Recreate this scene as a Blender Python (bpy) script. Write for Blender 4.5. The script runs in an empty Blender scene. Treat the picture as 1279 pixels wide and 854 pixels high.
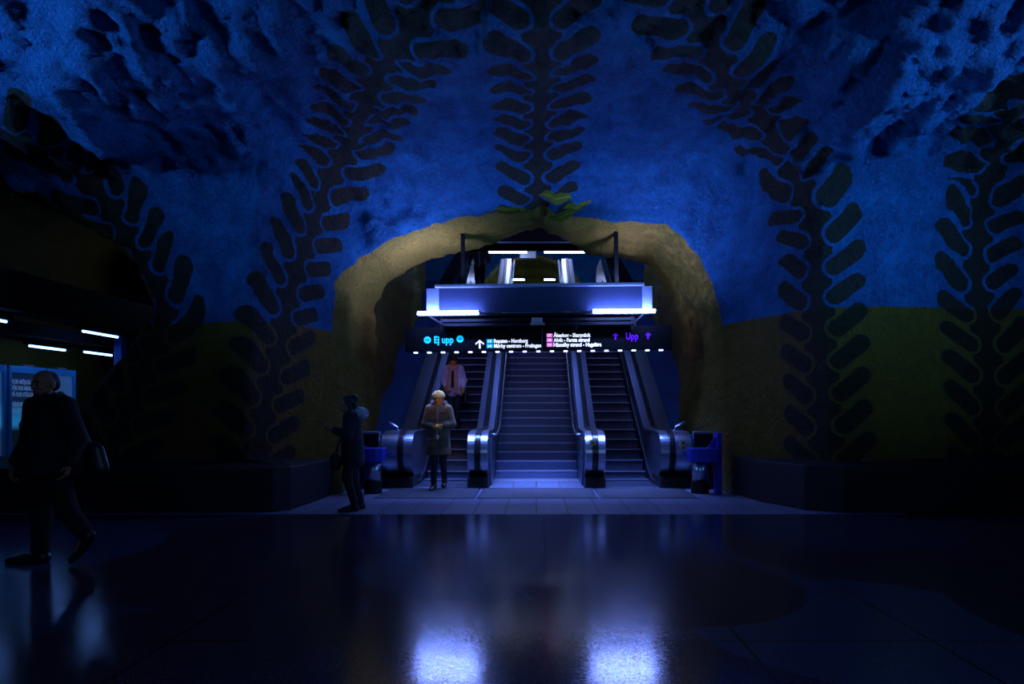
import bpy, bmesh, math, random
import numpy as np
from mathutils import Vector, Matrix, noise, Euler
random.seed(7); np.random.seed(7)
SC = bpy.context.scene
COL = SC.collection

# ---------------------------------------------------------------- camera, world, light, exposure
cam_d = bpy.data.cameras.new('camera')
cam = bpy.data.objects.new('camera', cam_d); COL.objects.link(cam)
cam.location = (0, 0, 1.41); cam.rotation_euler = (math.pi/2, 0, 0)
cam_d.sensor_width = 36; cam_d.lens = 870/1279*36
cam_d.shift_x = (639.5-670)/1279; cam_d.shift_y = (511-427)/1279
cam_d.clip_end = 200; cam_d.clip_start = 0.05
SC.camera = cam
SC.view_settings.view_transform = 'Standard'; SC.view_settings.look = 'None'
SC.view_settings.gamma = 1; SC.view_settings.use_curve_mapping = False
SC.view_settings.exposure = 0.0
w = bpy.data.worlds.new('world'); SC.world = w; w.use_nodes = True
w.node_tree.nodes['Background'].inputs[0].default_value = (.12, .3, 1, 1)
w.node_tree.nodes['Background'].inputs[1].default_value = .006
SC.cycles.use_denoising = True
SC.cycles.max_bounces = 6; SC.cycles.diffuse_bounces = 3; SC.cycles.glossy_bounces = 4
SC.cycles.sample_clamp_indirect = 4.0
SC.cycles.caustics_reflective = False

LCOL = (.20, .30, 1.0)            # the colour of the tubes' light
def area(name, loc, target, size, size_y, power, col=LCOL, spread=180):
    d = bpy.data.lights.new(name, 'AREA'); d.shape = 'RECTANGLE'; d.size = size; d.size_y = size_y
    d.energy = power; d.color = col; d.spread = math.radians(spread)
    o = bpy.data.objects.new(name, d); COL.objects.link(o); o.location = loc
    o.rotation_euler = (Vector(target)-Vector(loc)).to_track_quat('-Z', 'Y').to_euler()
    return o
# lamps of the hall to the left and right of the frame, and behind the photographer
area('hall_lamp_light', (-9.4, 5.2, 4.55), (-4.4, 8.0, 5.6), 2.2, .15, 74, (.10, .38, 1), 72)
area('hall_lamp_light', (9.6, 6.0, 4.45), (4.6, 8.2, 5.5), 2.2, .15, 74, (.10, .38, 1), 72)
area('hall_lamp_light', (8.2, 5.0, 3.2), (5.1, 10.2, 3.7), 1.6, .15, 30, (.10, .38, 1), 62)
area('hall_lamp_light', (0.5, -4.0, 4.2), (0, 9.5, 2.2), 5.0, .3, 75, (.24, .40, 1))
area('platform_fill_light', (-8.2, 17.0, 4.5), (-8.4, 11.5, 5.0), 2.0, .2, 11, (.26, .42, 1))  # unseen fill added to brighten the inside of the left passage
spot = bpy.data.lights.new('warm_fill_spot', 'SPOT'); spot.energy = 290; spot.color = (1, .62, .36); spot.spot_size = math.radians(9.5); spot.spot_blend = .9; spot.shadow_soft_size = .08  # added warm fill, aimed at the person in the cream beanie
so = bpy.data.objects.new('warm_fill_spot', spot); COL.objects.link(so); so.location = (-.9, 6.6, 5.3)
so.rotation_euler = (Vector((-1.78, 12.6, 1.50))-Vector(so.location)).to_track_quat('-Z', 'Y').to_euler()

# ---------------------------------------------------------------- helpers
def tag(o, label=None, cat=None, group=None, kind=None):
    if label: o['label'] = label
    if cat: o['category'] = cat
    if group: o['group'] = group
    if kind: o['kind'] = kind
    return o
def thing(name, label, cat, loc=(0, 0, 0), rz=0, group=None):
    o = bpy.data.objects.new(name, None); COL.objects.link(o)
    o.empty_display_size = .1
    o.location = loc; o.rotation_euler = (0, 0, rz)
    return tag(o, label, cat, group)
def link(name, me, mat=None, parent=None, smooth=False):
    if mat is not None and not me.materials: me.materials.append(mat)
    o = bpy.data.objects.new(name, me); COL.objects.link(o)
    if parent is not None: o.parent = parent
    if smooth:
        me.polygons.foreach_set('use_smooth', [True]*len(me.polygons))
    return o
class MB:
    """collects shapes; build() links them as one mesh object"""
    def __init__(s): s.bm = bmesh.new()
    def poly(s, vs, fs):
        v = [s.bm.verts.new(p) for p in vs]
        for f in fs:
            try: s.bm.faces.new([v[i] for i in f])
            except ValueError: pass
        return s
    def box(s, x0, x1, y0, y1, z0, z1, bev=0):
        b = bmesh.new()
        r = bmesh.ops.create_cube(b, size=1)
        for v in b.verts:
            v.co = Vector(((x0+x1)/2+v.co.x*(x1-x0), (y0+y1)/2+v.co.y*(y1-y0), (z0+z1)/2+v.co.z*(z1-z0)))
        if bev: bmesh.ops.bevel(b, geom=b.edges[:], offset=bev, segments=2, profile=.5, affect='EDGES')
        return s.merge(b)
    def merge(s, b):
        m = bpy.data.meshes.new('tmp'); b.to_mesh(m); b.free(); s.bm.from_mesh(m); bpy.data.meshes.remove(m); return s
    def bar(s, a, b, wx, wz, up=(0, 0, 1)):
        """square bar from a to b"""
        a = Vector(a); b = Vector(b); d = (b-a).normalized(); up = Vector(up)
        x = d.cross(up)
        if x.length < 1e-4: x = d.cross(Vector((0, 1, 0)))
        x.normalize(); u = x.cross(d).normalized()
        vs = []
        for p in (a, b):
            for sx, su in ((-1, -1), (1, -1), (1, 1), (-1, 1)): vs.append(p+x*(sx*wx/2)+u*(su*wz/2))
        return s.poly(vs, [(0, 1, 2, 3), (7, 6, 5, 4), (0, 4, 5, 1), (1, 5, 6, 2), (2, 6, 7, 3), (3, 7, 4, 0)])
    def tube(s, pts, r, n=12):
        pts = [Vector(p) for p in pts]; rings = []
        for i, p in enumerate(pts):
            d = (pts[min(i+1, len(pts)-1)]-pts[max(i-1, 0)]).normalized()
            x = d.cross(Vector((0, 0, 1)))
            if x.length < 1e-3: x = d.cross(Vector((0, 1, 0)))
            x.normalize(); u = x.cross(d)
            rr = r[i] if isinstance(r, (list, tuple)) else r
            rings.append([s.bm.verts.new(p+(x*math.cos(t)+u*math.sin(t))*rr) for t in [2*math.pi*k/n for k in range(n)]])
        for a, b in zip(rings, rings[1:]):
            for k in range(n): s.bm.faces.new((a[k], a[(k+1) % n], b[(k+1) % n], b[k]))
        s.bm.faces.new(rings[0][::-1]); s.bm.faces.new(rings[-1]); return s
    def prism_x(s, outline, x0, x1):
        """(y,z) outline extruded along x"""
        n = len(outline)
        a = [s.bm.verts.new((x0, p[0], p[1])) for p in outline]; b = [s.bm.verts.new((x1, p[0], p[1])) for p in outline]
        s.bm.faces.new(a); s.bm.faces.new(b[::-1])
        for i in range(n): s.bm.faces.new((a[i], b[i], b[(i+1) % n], a[(i+1) % n]))
        return s
    def prism_y(s, outline, y0, y1):
        n = len(outline)
        a = [s.bm.verts.new((p[0], y0, p[1])) for p in outline]; b = [s.bm.verts.new((p[0], y1, p[1])) for p in outline]
        s.bm.faces.new(a); s.bm.faces.new(b[::-1])
        for i in range(n): s.bm.faces.new((a[i], b[i], b[(i+1) % n], a[(i+1) % n]))
        return s
    def prism_z(s, outline, z0, z1):
        n = len(outline)
        a = [s.bm.verts.new((p[0], p[1], z0)) for p in outline]; b = [s.bm.verts.new((p[0], p[1], z1)) for p in outline]
        s.bm.faces.new(a); s.bm.faces.new(b[::-1])
        for i in range(n): s.bm.faces.new((a[i], b[i], b[(i+1) % n], a[(i+1) % n]))
        return s
    def mesh(s, name):
        bmesh.ops.recalc_face_normals(s.bm, faces=s.bm.faces[:])
        m = bpy.data.meshes.new(name); s.bm.to_mesh(m); s.bm.free(); return m
    def build(s, name, mat, parent=None, smooth=False, bevel=0, auto=False):
        m = s.mesh(name); o = link(name, m, mat, parent, smooth)
        if bevel:
            md = o.modifiers.new('b', 'BEVEL'); md.width = bevel; md.segments = 2; md.limit_method = 'ANGLE'; md.angle_limit = .6
        return o

# ---- node materials
def new_mat(name):
    m = bpy.data.materials.new(name); m.use_nodes = True
    nt = m.node_tree; return m, nt, nt.nodes['Principled BSDF']
def pmat(name, col, rough=.6, metal=0, var=.25, scale=12, bump=0, bscale=60, spec=.5, coat=0):
    m, nt, p = new_mat(name)
    N = nt.nodes.new
    tc = N('ShaderNodeTexCoord'); nz = N('ShaderNodeTexNoise'); nz.inputs['Scale'].default_value = scale; nz.inputs['Detail'].default_value = 5
    nt.links.new(tc.outputs['Object'], nz.inputs['Vector'])
    mx = N('ShaderNodeMix'); mx.data_type = 'RGBA'
    c = tuple(col)
    mx.inputs[6].default_value = tuple(x*(1-var) for x in c)+(1,); mx.inputs[7].default_value = tuple(min(1, x*(1+var)) for x in c)+(1,)
    nt.links.new(nz.outputs['Fac'], mx.inputs[0]); nt.links.new(mx.outputs[2], p.inputs['Base Color'])
    p.inputs['Roughness'].default_value = rough; p.inputs['Metallic'].default_value = metal
    p.inputs['Specular IOR Level'].default_value = spec
    if coat: p.inputs['Coat Weight'].default_value = coat; p.inputs['Coat Roughness'].default_value = .1
    if bump:
        n2 = N('ShaderNodeTexNoise'); n2.inputs['Scale'].default_value = bscale; n2.inputs['Detail'].default_value = 4
        nt.links.new(tc.outputs['Object'], n2.inputs['Vector'])
        b = N('ShaderNodeBump'); b.inputs['Strength'].default_value = bump; b.inputs['Distance'].default_value = .02
        nt.links.new(n2.outputs['Fac'], b.inputs['Height']); nt.links.new(b.outputs['Normal'], p.inputs['Normal'])
    return m
def emat(name, col, strength):
    m, nt, p = new_mat(name)
    p.inputs['Base Color'].default_value = tuple(col)+(1,)
    p.inputs['Emission Color'].default_value = tuple(col)+(1,); p.inputs['Emission Strength'].default_value = strength
    return m

# ---- surface nets: the zero surface of a distance grid as a mesh
def surface_nets(D, xs, ys, zs):
    nx, ny, nz_ = D.shape
    S = D < 0
    cs = np.zeros((nx-1, ny-1, nz_-1), np.uint8)
    for i in (0, 1):
        for j in (0, 1):
            for k in (0, 1): cs += S[i:nx-1+i, j:ny-1+j, k:nz_-1+k]
    act = (cs > 0) & (cs < 8)
    I, J, K = np.nonzero(act)
    idx = np.full(act.shape, -1, np.int64); idx[I, J, K] = np.arange(len(I))
    acc = np.zeros((len(I), 3)); cnt = np.zeros(len(I))
    X = (xs, ys, zs)
    for ax in range(3):
        o1, o2 = [a for a in range(3) if a != ax]
        for a in (0, 1):
            for b in (0, 1):
                off0 = [0, 0, 0]; off0[o1] = a; off0[o2] = b
                off1 = list(off0); off1[ax] = 1
                d0 = D[I+off0[0], J+off0[1], K+off0[2]]; d1 = D[I+off1[0], J+off1[1], K+off1[2]]
                m = (d0 < 0) != (d1 < 0)
                t = np.where(m, d0/np.where(d0 == d1, 1, d0-d1), 0)
                base = (I, J, K)
                p = np.empty((len(I), 3))
                for c in range(3):
                    if c == ax:
                        p[:, c] = X[c][base[c]]*(1-t)+X[c][base[c]+1]*t
                    else: p[:, c] = X[c][base[c]+off0[c]]
                acc[m] += p[m]; cnt[m] += 1
    V = acc/cnt[:, None]
    F = []
    # x edges
    for ax in range(3):
        sl0 = [slice(None)]*3; sl1 = [slice(None)]*3
        sl0[ax] = slice(0, -1); sl1[ax] = slice(1, None)
        ch = S[tuple(sl0)] != S[tuple(sl1)]
        e = np.nonzero(ch)
        o1, o2 = [(1, 2), (2, 0), (0, 1)][ax]
        ok = (e[o1] > 0) & (e[o2] > 0) & (e[o1] < D.shape[o1]-1) & (e[o2] < D.shape[o2]-1)
        e = [q[ok] for q in e]
        def cell(a, b):
            c = [q.copy() for q in e]; c[o1] -= a; c[o2] -= b
            return idx[c[0], c[1], c[2]]
        q = np.stack([cell(1, 1), cell(0, 1), cell(0, 0), cell(1, 0)], 1)
        flip = ~S[e[0], e[1], e[2]]
        q[flip] = q[flip][:, ::-1]
        F.append(q)
    return V, np.concatenate(F)
def np_mesh(name, V, F):
    me = bpy.data.meshes.new(name)
    me.vertices.add(len(V)); me.vertices.foreach_set('co', V.astype(np.float32).ravel())
    me.loops.add(len(F)*4); me.loops.foreach_set('vertex_index', F.astype(np.int32).ravel())
    me.polygons.add(len(F)); me.polygons.foreach_set('loop_start', np.arange(0, len(F)*4, 4, dtype=np.int32))
    me.polygons.foreach_set('use_smooth', np.ones(len(F), bool))
    me.update(calc_edges=True); me.validate()
    return me
def smin(a, b, k):
    h = np.clip(.5+.5*(b-a)/k, 0, 1); return b*(1-h)+a*h-k*h*(1-h)
def smax(a, b, k): return -smin(-a, -b, k)
def sstep(e0, e1, x):
    t = np.clip((x-e0)/(e1-e0), 0, 1); return t*t*(3-2*t)
def poly_sd(P, X, Z):
    """signed distance of 2-D points to a closed polygon"""
    P = np.array(P, float); d = np.full(X.shape, 1e9); sgn = np.ones(X.shape)
    n = len(P)
    for i in range(n):
        a = P[i]; b = P[i-1]; e = b-a
        wx = X-a[0]; wz = Z-a[1]
        t = np.clip((wx*e[0]+wz*e[1])/(e@e), 0, 1)
        d = np.minimum(d, (wx-e[0]*t)**2+(wz-e[1]*t)**2)
        c1 = Z >= a[1]; c2 = Z < b[1]; c3 = e[0]*wz > e[1]*wx
        fl = (c1 & c2 & c3) | (~c1 & ~c2 & ~c3)
        sgn = np.where(fl, -sgn, sgn)
    return sgn*np.sqrt(d)
def spline(pts, sub=6):
    """Catmull-Rom through points"""
    P = [np.array(p, float) for p in pts]; out = []
    for i in range(len(P)-1):
        p0 = P[max(i-1, 0)]; p1 = P[i]; p2 = P[i+1]; p3 = P[min(i+2, len(P)-1)]
        for k in range(sub):
            t = k/sub
            out.append(.5*((2*p1)+(-p0+p2)*t+(2*p0-5*p1+4*p2-p3)*t*t+(-p0+3*p1-3*p2+p3)*t**3))
    out.append(P[-1]); return out

# ---------------------------------------------------------------- the cave: one rock surface, cut into ceiling / walls
RIM = [(-3.30, -.5), (-3.34, 2.2), (-3.33, 2.94), (-3.31, 3.55), (-3.08, 3.98), (-2.62, 4.30), (-2.07, 4.52), (-1.52, 4.66), (-.8, 4.76), (-.25, 4.82),
       (.1, 4.90), (.45, 4.82), (1.24, 4.72), (1.9, 4.68), (2.35, 4.60), (2.62, 4.36), (2.82, 4.0), (3.02, 3.55), (3.14, 2.94), (3.14, 2.2), (3.12, -.5)]
LPASS = [(-7.9, -.5), (-7.25, .85), (-6.7, 1.6), (-6.25, 2.2), (-5.88, 2.75), (-5.86, 3.05), (-6.15, 3.6), (-6.95, 4.25), (-7.7, 4.62), (-8.6, 4.9), (-9.8, 4.9), (-11, 4.4), (-11.6, 3.2), (-11.2, .8), (-11, -.5)]
def vnoise(V, scale, seed, fn, *a):
    S = Vector(seed)
    return np.array([fn(Vector((v[0]*scale[0], v[1]*scale[1], v[2]*scale[2]))+S, *a) for v in V])
def build_cave():
    xs = np.concatenate([np.arange(-12.6, -9, .14), np.arange(-9, 8.2, .075), np.arange(8.2, 11.6, .14)])
    ys = np.concatenate([np.arange(2.0, 4.5, .14), np.arange(4.5, 14.6, .075), np.arange(14.6, 36, .18)])
    zs = np.concatenate([np.arange(-.45, 5.9, .075), np.arange(5.9, 9.8, .15)])
    xs = xs.astype(np.float32); ys = ys.astype(np.float32); zs = zs.astype(np.float32)
    X = xs[:, None, None]; Y = ys[None, :, None]; Z = zs[None, None, :]
    ax = np.abs(X)
    # main hall
    yw = 10.05 + 2.0*sstep(4.3, 3.0, ax) + .10*(Z-1) + .15*np.sin(X*.9+1)
    zc = 4.86 + .68*sstep(12.5, 10.9, Y) + .05*np.clip(10.9-Y, 0, 3) + .42*sstep(8.5, 7.3, Y) + .10*np.clip(7.3-Y, 0, 9) - .50*sstep(2.6, 5.2, ax)*sstep(6.0, 9.5, Y) + .08*np.sin(X*1.3+.4)
    hall = smax(Y-yw, Z-zc, .55)
    # escalator tunnel: the lip, then the shaft that climbs behind it
    P2 = poly_sd(RIM, xs[:, None].astype(float)+0*zs[None, :], zs[None, :]+0*xs[:, None].astype(float)).astype(np.float32)
    yend = 14.0+.8*sstep(-.5, 2.4, X)-.35*sstep(.9, .0, ax)
    lip = np.maximum(P2[:, None, :]+.16*sstep(12.3, 14.0, Y)*sstep(.3, 1.2, ax), np.maximum(9-Y, Y-yend-.25))
    wob = .06*np.sin(Y*1.1+Z*.6)+.03*np.sin(Z*2.1+Y*2.3)
    cz = 5.7+(Y-13.3)*.33
    sh = smax(np.abs(X+.05)-3.42-wob, Z-cz, .8)
    shaft = smax(smax(sh, yend-.15-Y, .2), Y-22.5, .3)
    up = smax(smax(np.abs(X)-6.5, Z-8.9, .8), np.maximum(22.2-Y, Y-30), .2)
    grn = np.maximum(np.sqrt(((X+.2)/2.35)**2+((Z-5.8)/2.2)**2)*2.2-2.2, np.maximum(29-Y, Y-35.2))
    # passage to the platform on the left
    P3 = poly_sd(LPASS, xs[:, None].astype(float)+0*zs[None, :], zs[None, :]+0*xs[:, None].astype(float)).astype(np.float32)
    lp = np.maximum(P3[:, None, :]-.05*sstep(10.5, 9.5, Y), np.maximum(8.5-Y, Y-12.0))
    plat = smax(smax(np.abs(X+8.2)-2.25, Z-5.3, .7), np.maximum(11.2-Y, Y-21), .3)
    others = np.minimum(smin(lip, shaft, .12), np.minimum(smin(up, shaft, .3), np.minimum(grn, smin(lp, plat, .15))))
    D = smin(hall, others, .38)
    V, F = surface_nets(D, xs, ys, zs)
    # attributes on the smooth shape
    def at(G):
        i = np.clip(np.searchsorted(xs, V[:, 0])-1, 0, len(xs)-2); j = np.clip(np.searchsorted(ys, V[:, 1])-1, 0, len(ys)-2); k = np.clip(np.searchsorted(zs, V[:, 2])-1, 0, len(zs)-2)
        fx = (V[:, 0]-xs[i])/(xs[i+1]-xs[i]); fy = (V[:, 1]-ys[j])/(ys[j+1]-ys[j]); fz = (V[:, 2]-zs[k])/(zs[k+1]-zs[k])
        r = 0
        for a in (0, 1):
            for b in (0, 1):
                for c in (0, 1):
                    r = r+G[i+a, j+b, k+c]*(fx if a else 1-fx)*(fy if b else 1-fy)*(fz if c else 1-fz)
        return r
    tun = at(hall-others)
    d_up = at(np.broadcast_to(up, D.shape)); d_gr = at(np.broadcast_to(grn, D.shape))
    far = V[:, 1] > 22.6
    tun[far] = np.clip((d_up-d_gr)[far], -1, 1)
    me = np_mesh('rock', V, F)
    nrm = np.zeros((len(me.vertices), 3), np.float32); me.vertex_normals.foreach_get('vector', nrm.ravel()) if False else None
    buf = np.zeros(len(me.vertices)*3, np.float32); me.vertex_normals.foreach_get('vector', buf); nrm = buf.reshape(-1, 3).astype(float)
    # rock relief: long lumps running into the hall on the vault, softer on the painted walls
    V0 = V.copy()
    vault = sstep(3.9, 4.9, V[:, 2])*sstep(11.6, 9.6, V[:, 1])
    arch = sstep(2.7, 3.6, V[:, 2])*sstep(12.6, 11.9, V[:, 1])
    near = V[:, 1] < 16
    n1 = vnoise(V, (.8, .34, .8), (3.1, 7.7, 1.3), noise.fractal, .9, 2.1, 4)
    n2 = vnoise(V, (2.0, .62, 2.0), (13.1, 2.7, 5.3), noise.ridged_multi_fractal, .8, 2.2, 4, 1.0, 2.0)
    n3 = vnoise(V, (4.2, 2.6, 4.2), (1.1, 9.7, 4.3), noise.fractal, .7, 2.1, 4)
    side = sstep(1.6, 4.2, np.abs(V[:, 0]))
    lipz = sstep(11.6, 12.4, V[:, 1])*sstep(16, 14.5, V[:, 1])
    dsp = (n1*(.07+.20*vault*(.15+.85*side)) + (n2-1.1)*(.008+.035*arch+.085*vault*(.10+1.35*side)+.02*lipz) + n3*(.012+.03*arch+.040*vault*(.3+.7*side)+.03*lipz))
    dsp = np.where(near, dsp, n1*.12+n3*.03)
    V = V + nrm*dsp[:, None]
    me.vertices.foreach_set('co', V.astype(np.float32).ravel()); me.update()
    return me, V0, V, F, nrm, tun

ROCK, RV0, RV, RF, RN, TUN = build_cave()
# painted vines: centre lines as they lie on the rock, from the plinth up and over the vault
VINES = [
 [(-6.22, 10.17, 0.7), (-6.0, 10.23, 1.42), (-5.74, 10.29, 2.13), (-5.56, 10.34, 2.73), (-5.67, 10.41, 3.16), (-6.04, 10.51, 3.72), (-6.42, 10.54, 4.37), (-6.78, 10.38, 4.91), (-6.75, 9.51, 5.04), (-6.87, 8.92, 5.11), (-7.0, 8.3, 5.15)],
 [(-4.05, 10.14, 0.7), (-3.98, 10.33, 1.54), (-3.9, 10.54, 2.27), (-3.85, 10.7, 2.96), (-3.76, 10.95, 3.63), (-3.65, 11.27, 4.34), (-3.51, 11.53, 5.07), (-3.08, 11.15, 5.49), (-2.51, 9.96, 5.56), (-2.03, 8.89, 5.58), (-1.61, 8.18, 5.67), (-1.33, 7.86, 5.84), (-1.19, 7.7, 5.93), (-.9, 7.2, 6.0)],
 [(0.0, 12.25, 5.0), (0.03, 11.32, 5.46), (0.05, 10.13, 5.61), (0.08, 9.02, 5.67), (0.06, 8.22, 5.77), (0.05, 7.8, 5.99), (0.05, 7.3, 6.05)],
 [(4.14, 9.95, 0.69), (4.13, 10.04, 1.44), (4.12, 10.15, 2.44), (4.11, 10.25, 3.27), (4.13, 10.29, 3.91), (4.08, 10.39, 4.41), (3.96, 10.6, 4.93), (3.51, 10.32, 5.35), (2.99, 9.69, 5.5), (2.46, 8.92, 5.6), (2.02, 8.16, 5.77), (1.72, 7.8, 5.99), (1.4, 7.3, 6.05)],
 [(6.58, 10.11, 0.68), (6.6, 10.19, 1.45), (6.63, 10.3, 2.56), (6.57, 10.36, 3.23), (6.58, 10.41, 3.7), (6.69, 10.48, 4.31), (6.82, 10.41, 4.95), (6.42, 9.44, 5.16), (6.2, 8.9, 5.2)]]
def vine_attr():
    P = RV0; A = np.full(len(P), 2.0); W = np.zeros(len(P)); best = np.full(len(P), 1e9)
    cand = (P[:, 1] < 13) & (TUN < .6)
    for n_, vl in enumerate(VINES):
        L = np.array(spline(vl, 6)); acc = 0.0
        for a, b in zip(L, L[1:]):
            e = b-a; l = math.sqrt(e@e)
            w_ = P-a; t = np.clip((w_@e)/(l*l), 0, 1)
            r = w_-t[:, None]*e; d = np.sqrt((r*r).sum(1))
            m = cand & (d < best)
            best[m] = d[m]; A[m] = d[m]; W[m] = acc+t[m]*l+n_*.19
            acc += l
    return A, W
LA, LW = vine_attr()
def put(me, name, arr):
    a = me.attributes.new(name, 'FLOAT', 'POINT'); a.data.foreach_set('value', arr.astype(np.float32))

def rock_mat():
    m, nt, p = new_mat('painted_rock'); N = nt.nodes.new; L = nt.links.new
    def attr(n):
        a = N('ShaderNodeAttribute'); a.attribute_name = n; return a.outputs['Fac']
    def M(op, a, b=None, c=None, clamp=False):
        x = N('ShaderNodeMath'); x.operation = op; x.use_clamp = clamp
        for i, v in enumerate((a, b, c)):
            if v is None: continue
            if isinstance(v, (int, float)): x.inputs[i].default_value = v
            else: L(v, x.inputs[i])
        return x.outputs[0]
    def mix(f, a, b):
        x = N('ShaderNodeMix'); x.data_type = 'RGBA'
        if isinstance(f, (int, float)): x.inputs[0].default_value = f
        else: L(f, x.inputs[0])
        for i, v in ((6, a), (7, b)):
            if isinstance(v, tuple): x.inputs[i].default_value = v+(1,)
            else: L(v, x.inputs[i])
        return x.outputs[2]
    def edge(v, at, wd=.01):   # 0 below, 1 above
        return M('MULTIPLY_ADD', v, 1/wd, .5-at/wd, True)
    tc = N('ShaderNodeTexCoord')
    def nz(scale, det=5, rough=.6, vec=None):
        n = N('ShaderNodeTexNoise'); n.inputs['Scale'].default_value = scale; n.inputs['Detail'].default_value = det; n.inputs['Roughness'].default_value = rough
        L(vec or tc.outputs['Object'], n.inputs['Vector']); return n.outputs['Fac']
    nA, nB, nC = nz(.8), nz(5, 6, .7), nz(22, 5, .75)
    tun, hb, la, lw, fan = attr('tun'), attr('hb'), attr('la'), attr('lw'), attr('fan')
    # colours
    blue = mix(M('MULTIPLY_ADD', nB, 2.2, -.6, True), (.009, .135, .40), (.014, .235, .62))
    blue = mix(M('MULTIPLY_ADD', nC, 3.2, -1.15, True), blue, (.006, .075, .24))
    blue = mix(M('MULTIPLY_ADD', nz(2.3, 7, .72), 3.4, -1.55, True), blue, (.018, .29, .74))
    green = mix(M('MULTIPLY_ADD', nA, 3, -1, True), (.22, .125, .006), (.16, .115, .012))
    green = mix(M('MULTIPLY_ADD', nB, 2.5, -.9, True), green, (.30, .16, .008))
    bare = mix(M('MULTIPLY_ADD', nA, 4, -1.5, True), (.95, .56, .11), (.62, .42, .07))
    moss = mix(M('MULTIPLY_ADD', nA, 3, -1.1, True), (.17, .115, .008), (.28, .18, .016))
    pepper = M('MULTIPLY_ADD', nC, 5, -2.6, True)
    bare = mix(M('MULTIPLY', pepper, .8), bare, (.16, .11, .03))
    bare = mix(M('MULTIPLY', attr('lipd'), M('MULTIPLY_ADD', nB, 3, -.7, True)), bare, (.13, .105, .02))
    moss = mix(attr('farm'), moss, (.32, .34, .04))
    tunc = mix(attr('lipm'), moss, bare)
    wob = M('MULTIPLY_ADD', nB, .03, -.015)
    up = edge(M('ADD', hb, wob), 0, .015)
    base = mix(up, green, blue)
    # leaves: rows of rounded strokes standing out from a stem
    P_ = .47
    th = math.radians(39); TN = math.tan(th)
    da = M('SUBTRACT', la, .415)
    sh = M('SUBTRACT', lw, M('MULTIPLY', da, TN))
    wl = M('SUBTRACT', M('MULTIPLY', M('FRACT', M('DIVIDE', sh, P_)), P_), P_/2)
    vr = M('ADD', wl, M('MULTIPLY', da, TN))
    s_ = M('ADD', M('MULTIPLY', da, math.cos(th)), M('MULTIPLY', vr, math.sin(th)))
    t_ = M('ADD', M('MULTIPLY', da, -math.sin(th)), M('MULTIPLY', vr, math.cos(th)))
    dx = M('MAXIMUM', M('SUBTRACT', M('ABSOLUTE', s_), .205), 0.0)
    d = M('SQRT', M('ADD', M('MULTIPLY', dx, dx), M('MULTIPLY', t_, t_)))
    d = M('ADD', d, M('MULTIPLY_ADD', nB, .03, -.015))
    leaf = M('SUBTRACT', 1.0, edge(d, .124, .012))
    stem = M('MULTIPLY', M('SUBTRACT', 1.0, edge(la, .24, .012)), edge(d, .172, .012))
    dark = M('MAXIMUM', leaf, stem)
    dark = M('MULTIPLY', dark, M('SUBTRACT', 1.0, edge(la, .9, .02)))
    leafc = mix(up, (.035, .026, .004), (.052, .040, .030))
    leafc = mix(M('MULTIPLY', nB, .5), leafc, (.03, .03, .022))
    halo = M('MULTIPLY', M('SUBTRACT', 1.0, edge(d, .168, .012)), M('SUBTRACT', 1.0, edge(la, .9, .02)))
    halo = M('MULTIPLY', halo, M('SUBTRACT', 1.0, up))
    base = mix(M('MULTIPLY', halo, .5), base, (.16, .10, .03))
    front = mix(dark, base, leafc)
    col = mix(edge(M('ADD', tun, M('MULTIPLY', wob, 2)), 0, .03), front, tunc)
    # a few green leaves painted over the crown of the arch
    sp = N('ShaderNodeSeparateXYZ'); L(tc.outputs['Object'], sp.inputs[0]); x, y, z = sp.outputs
    for cx, cy, a_, rx, ry in ((.33, 12.05, .15, .30, .16), (.45, 12.55, -.7, .34, .12), (-.45, 12.3, .1, .38, .12), (.72, 12.25, -.3, .26, .10)):
        ux = M('SUBTRACT', x, cx); uy = M('SUBTRACT', y, cy); ca, sa = math.cos(a_), math.sin(a_)
        p1 = M('ADD', M('MULTIPLY', ux, ca/rx), M('MULTIPLY', uy, sa/rx)); q1 = M('ADD', M('MULTIPLY', ux, -sa/ry), M('MULTIPLY', uy, ca/ry))
        dd = M('ADD', M('MULTIPLY', p1, p1), M('ABSOLUTE', q1))
        mk = M('MULTIPLY', M('SUBTRACT', 1.0, edge(dd, 1.0, .08)), M('GREATER_THAN', z, 3.8))
        vein = M('LESS_THAN', M('ABSOLUTE', q1), .1)
        col = mix(mk, col, mix(vein, (.20, .33, .012), (.6, .45, .05)))
    L(col, p.inputs['Base Color']); p.inputs['Roughness'].default_value = .62; p.inputs['Specular IOR Level'].default_value = .25
    nD = nz(11, 6, .7)
    h = M('ADD', M('ADD', M('MULTIPLY', nB, .6), M('MULTIPLY', nD, .45)), M('MULTIPLY', nC, .30))
    b = N('ShaderNodeBump'); b.inputs['Strength'].default_value = 1; b.inputs['Distance'].default_value = .3
    L(h, b.inputs['Height']); L(b.outputs['Normal'], p.inputs['Normal'])
    return m
ROCKMAT = rock_mat()
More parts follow.
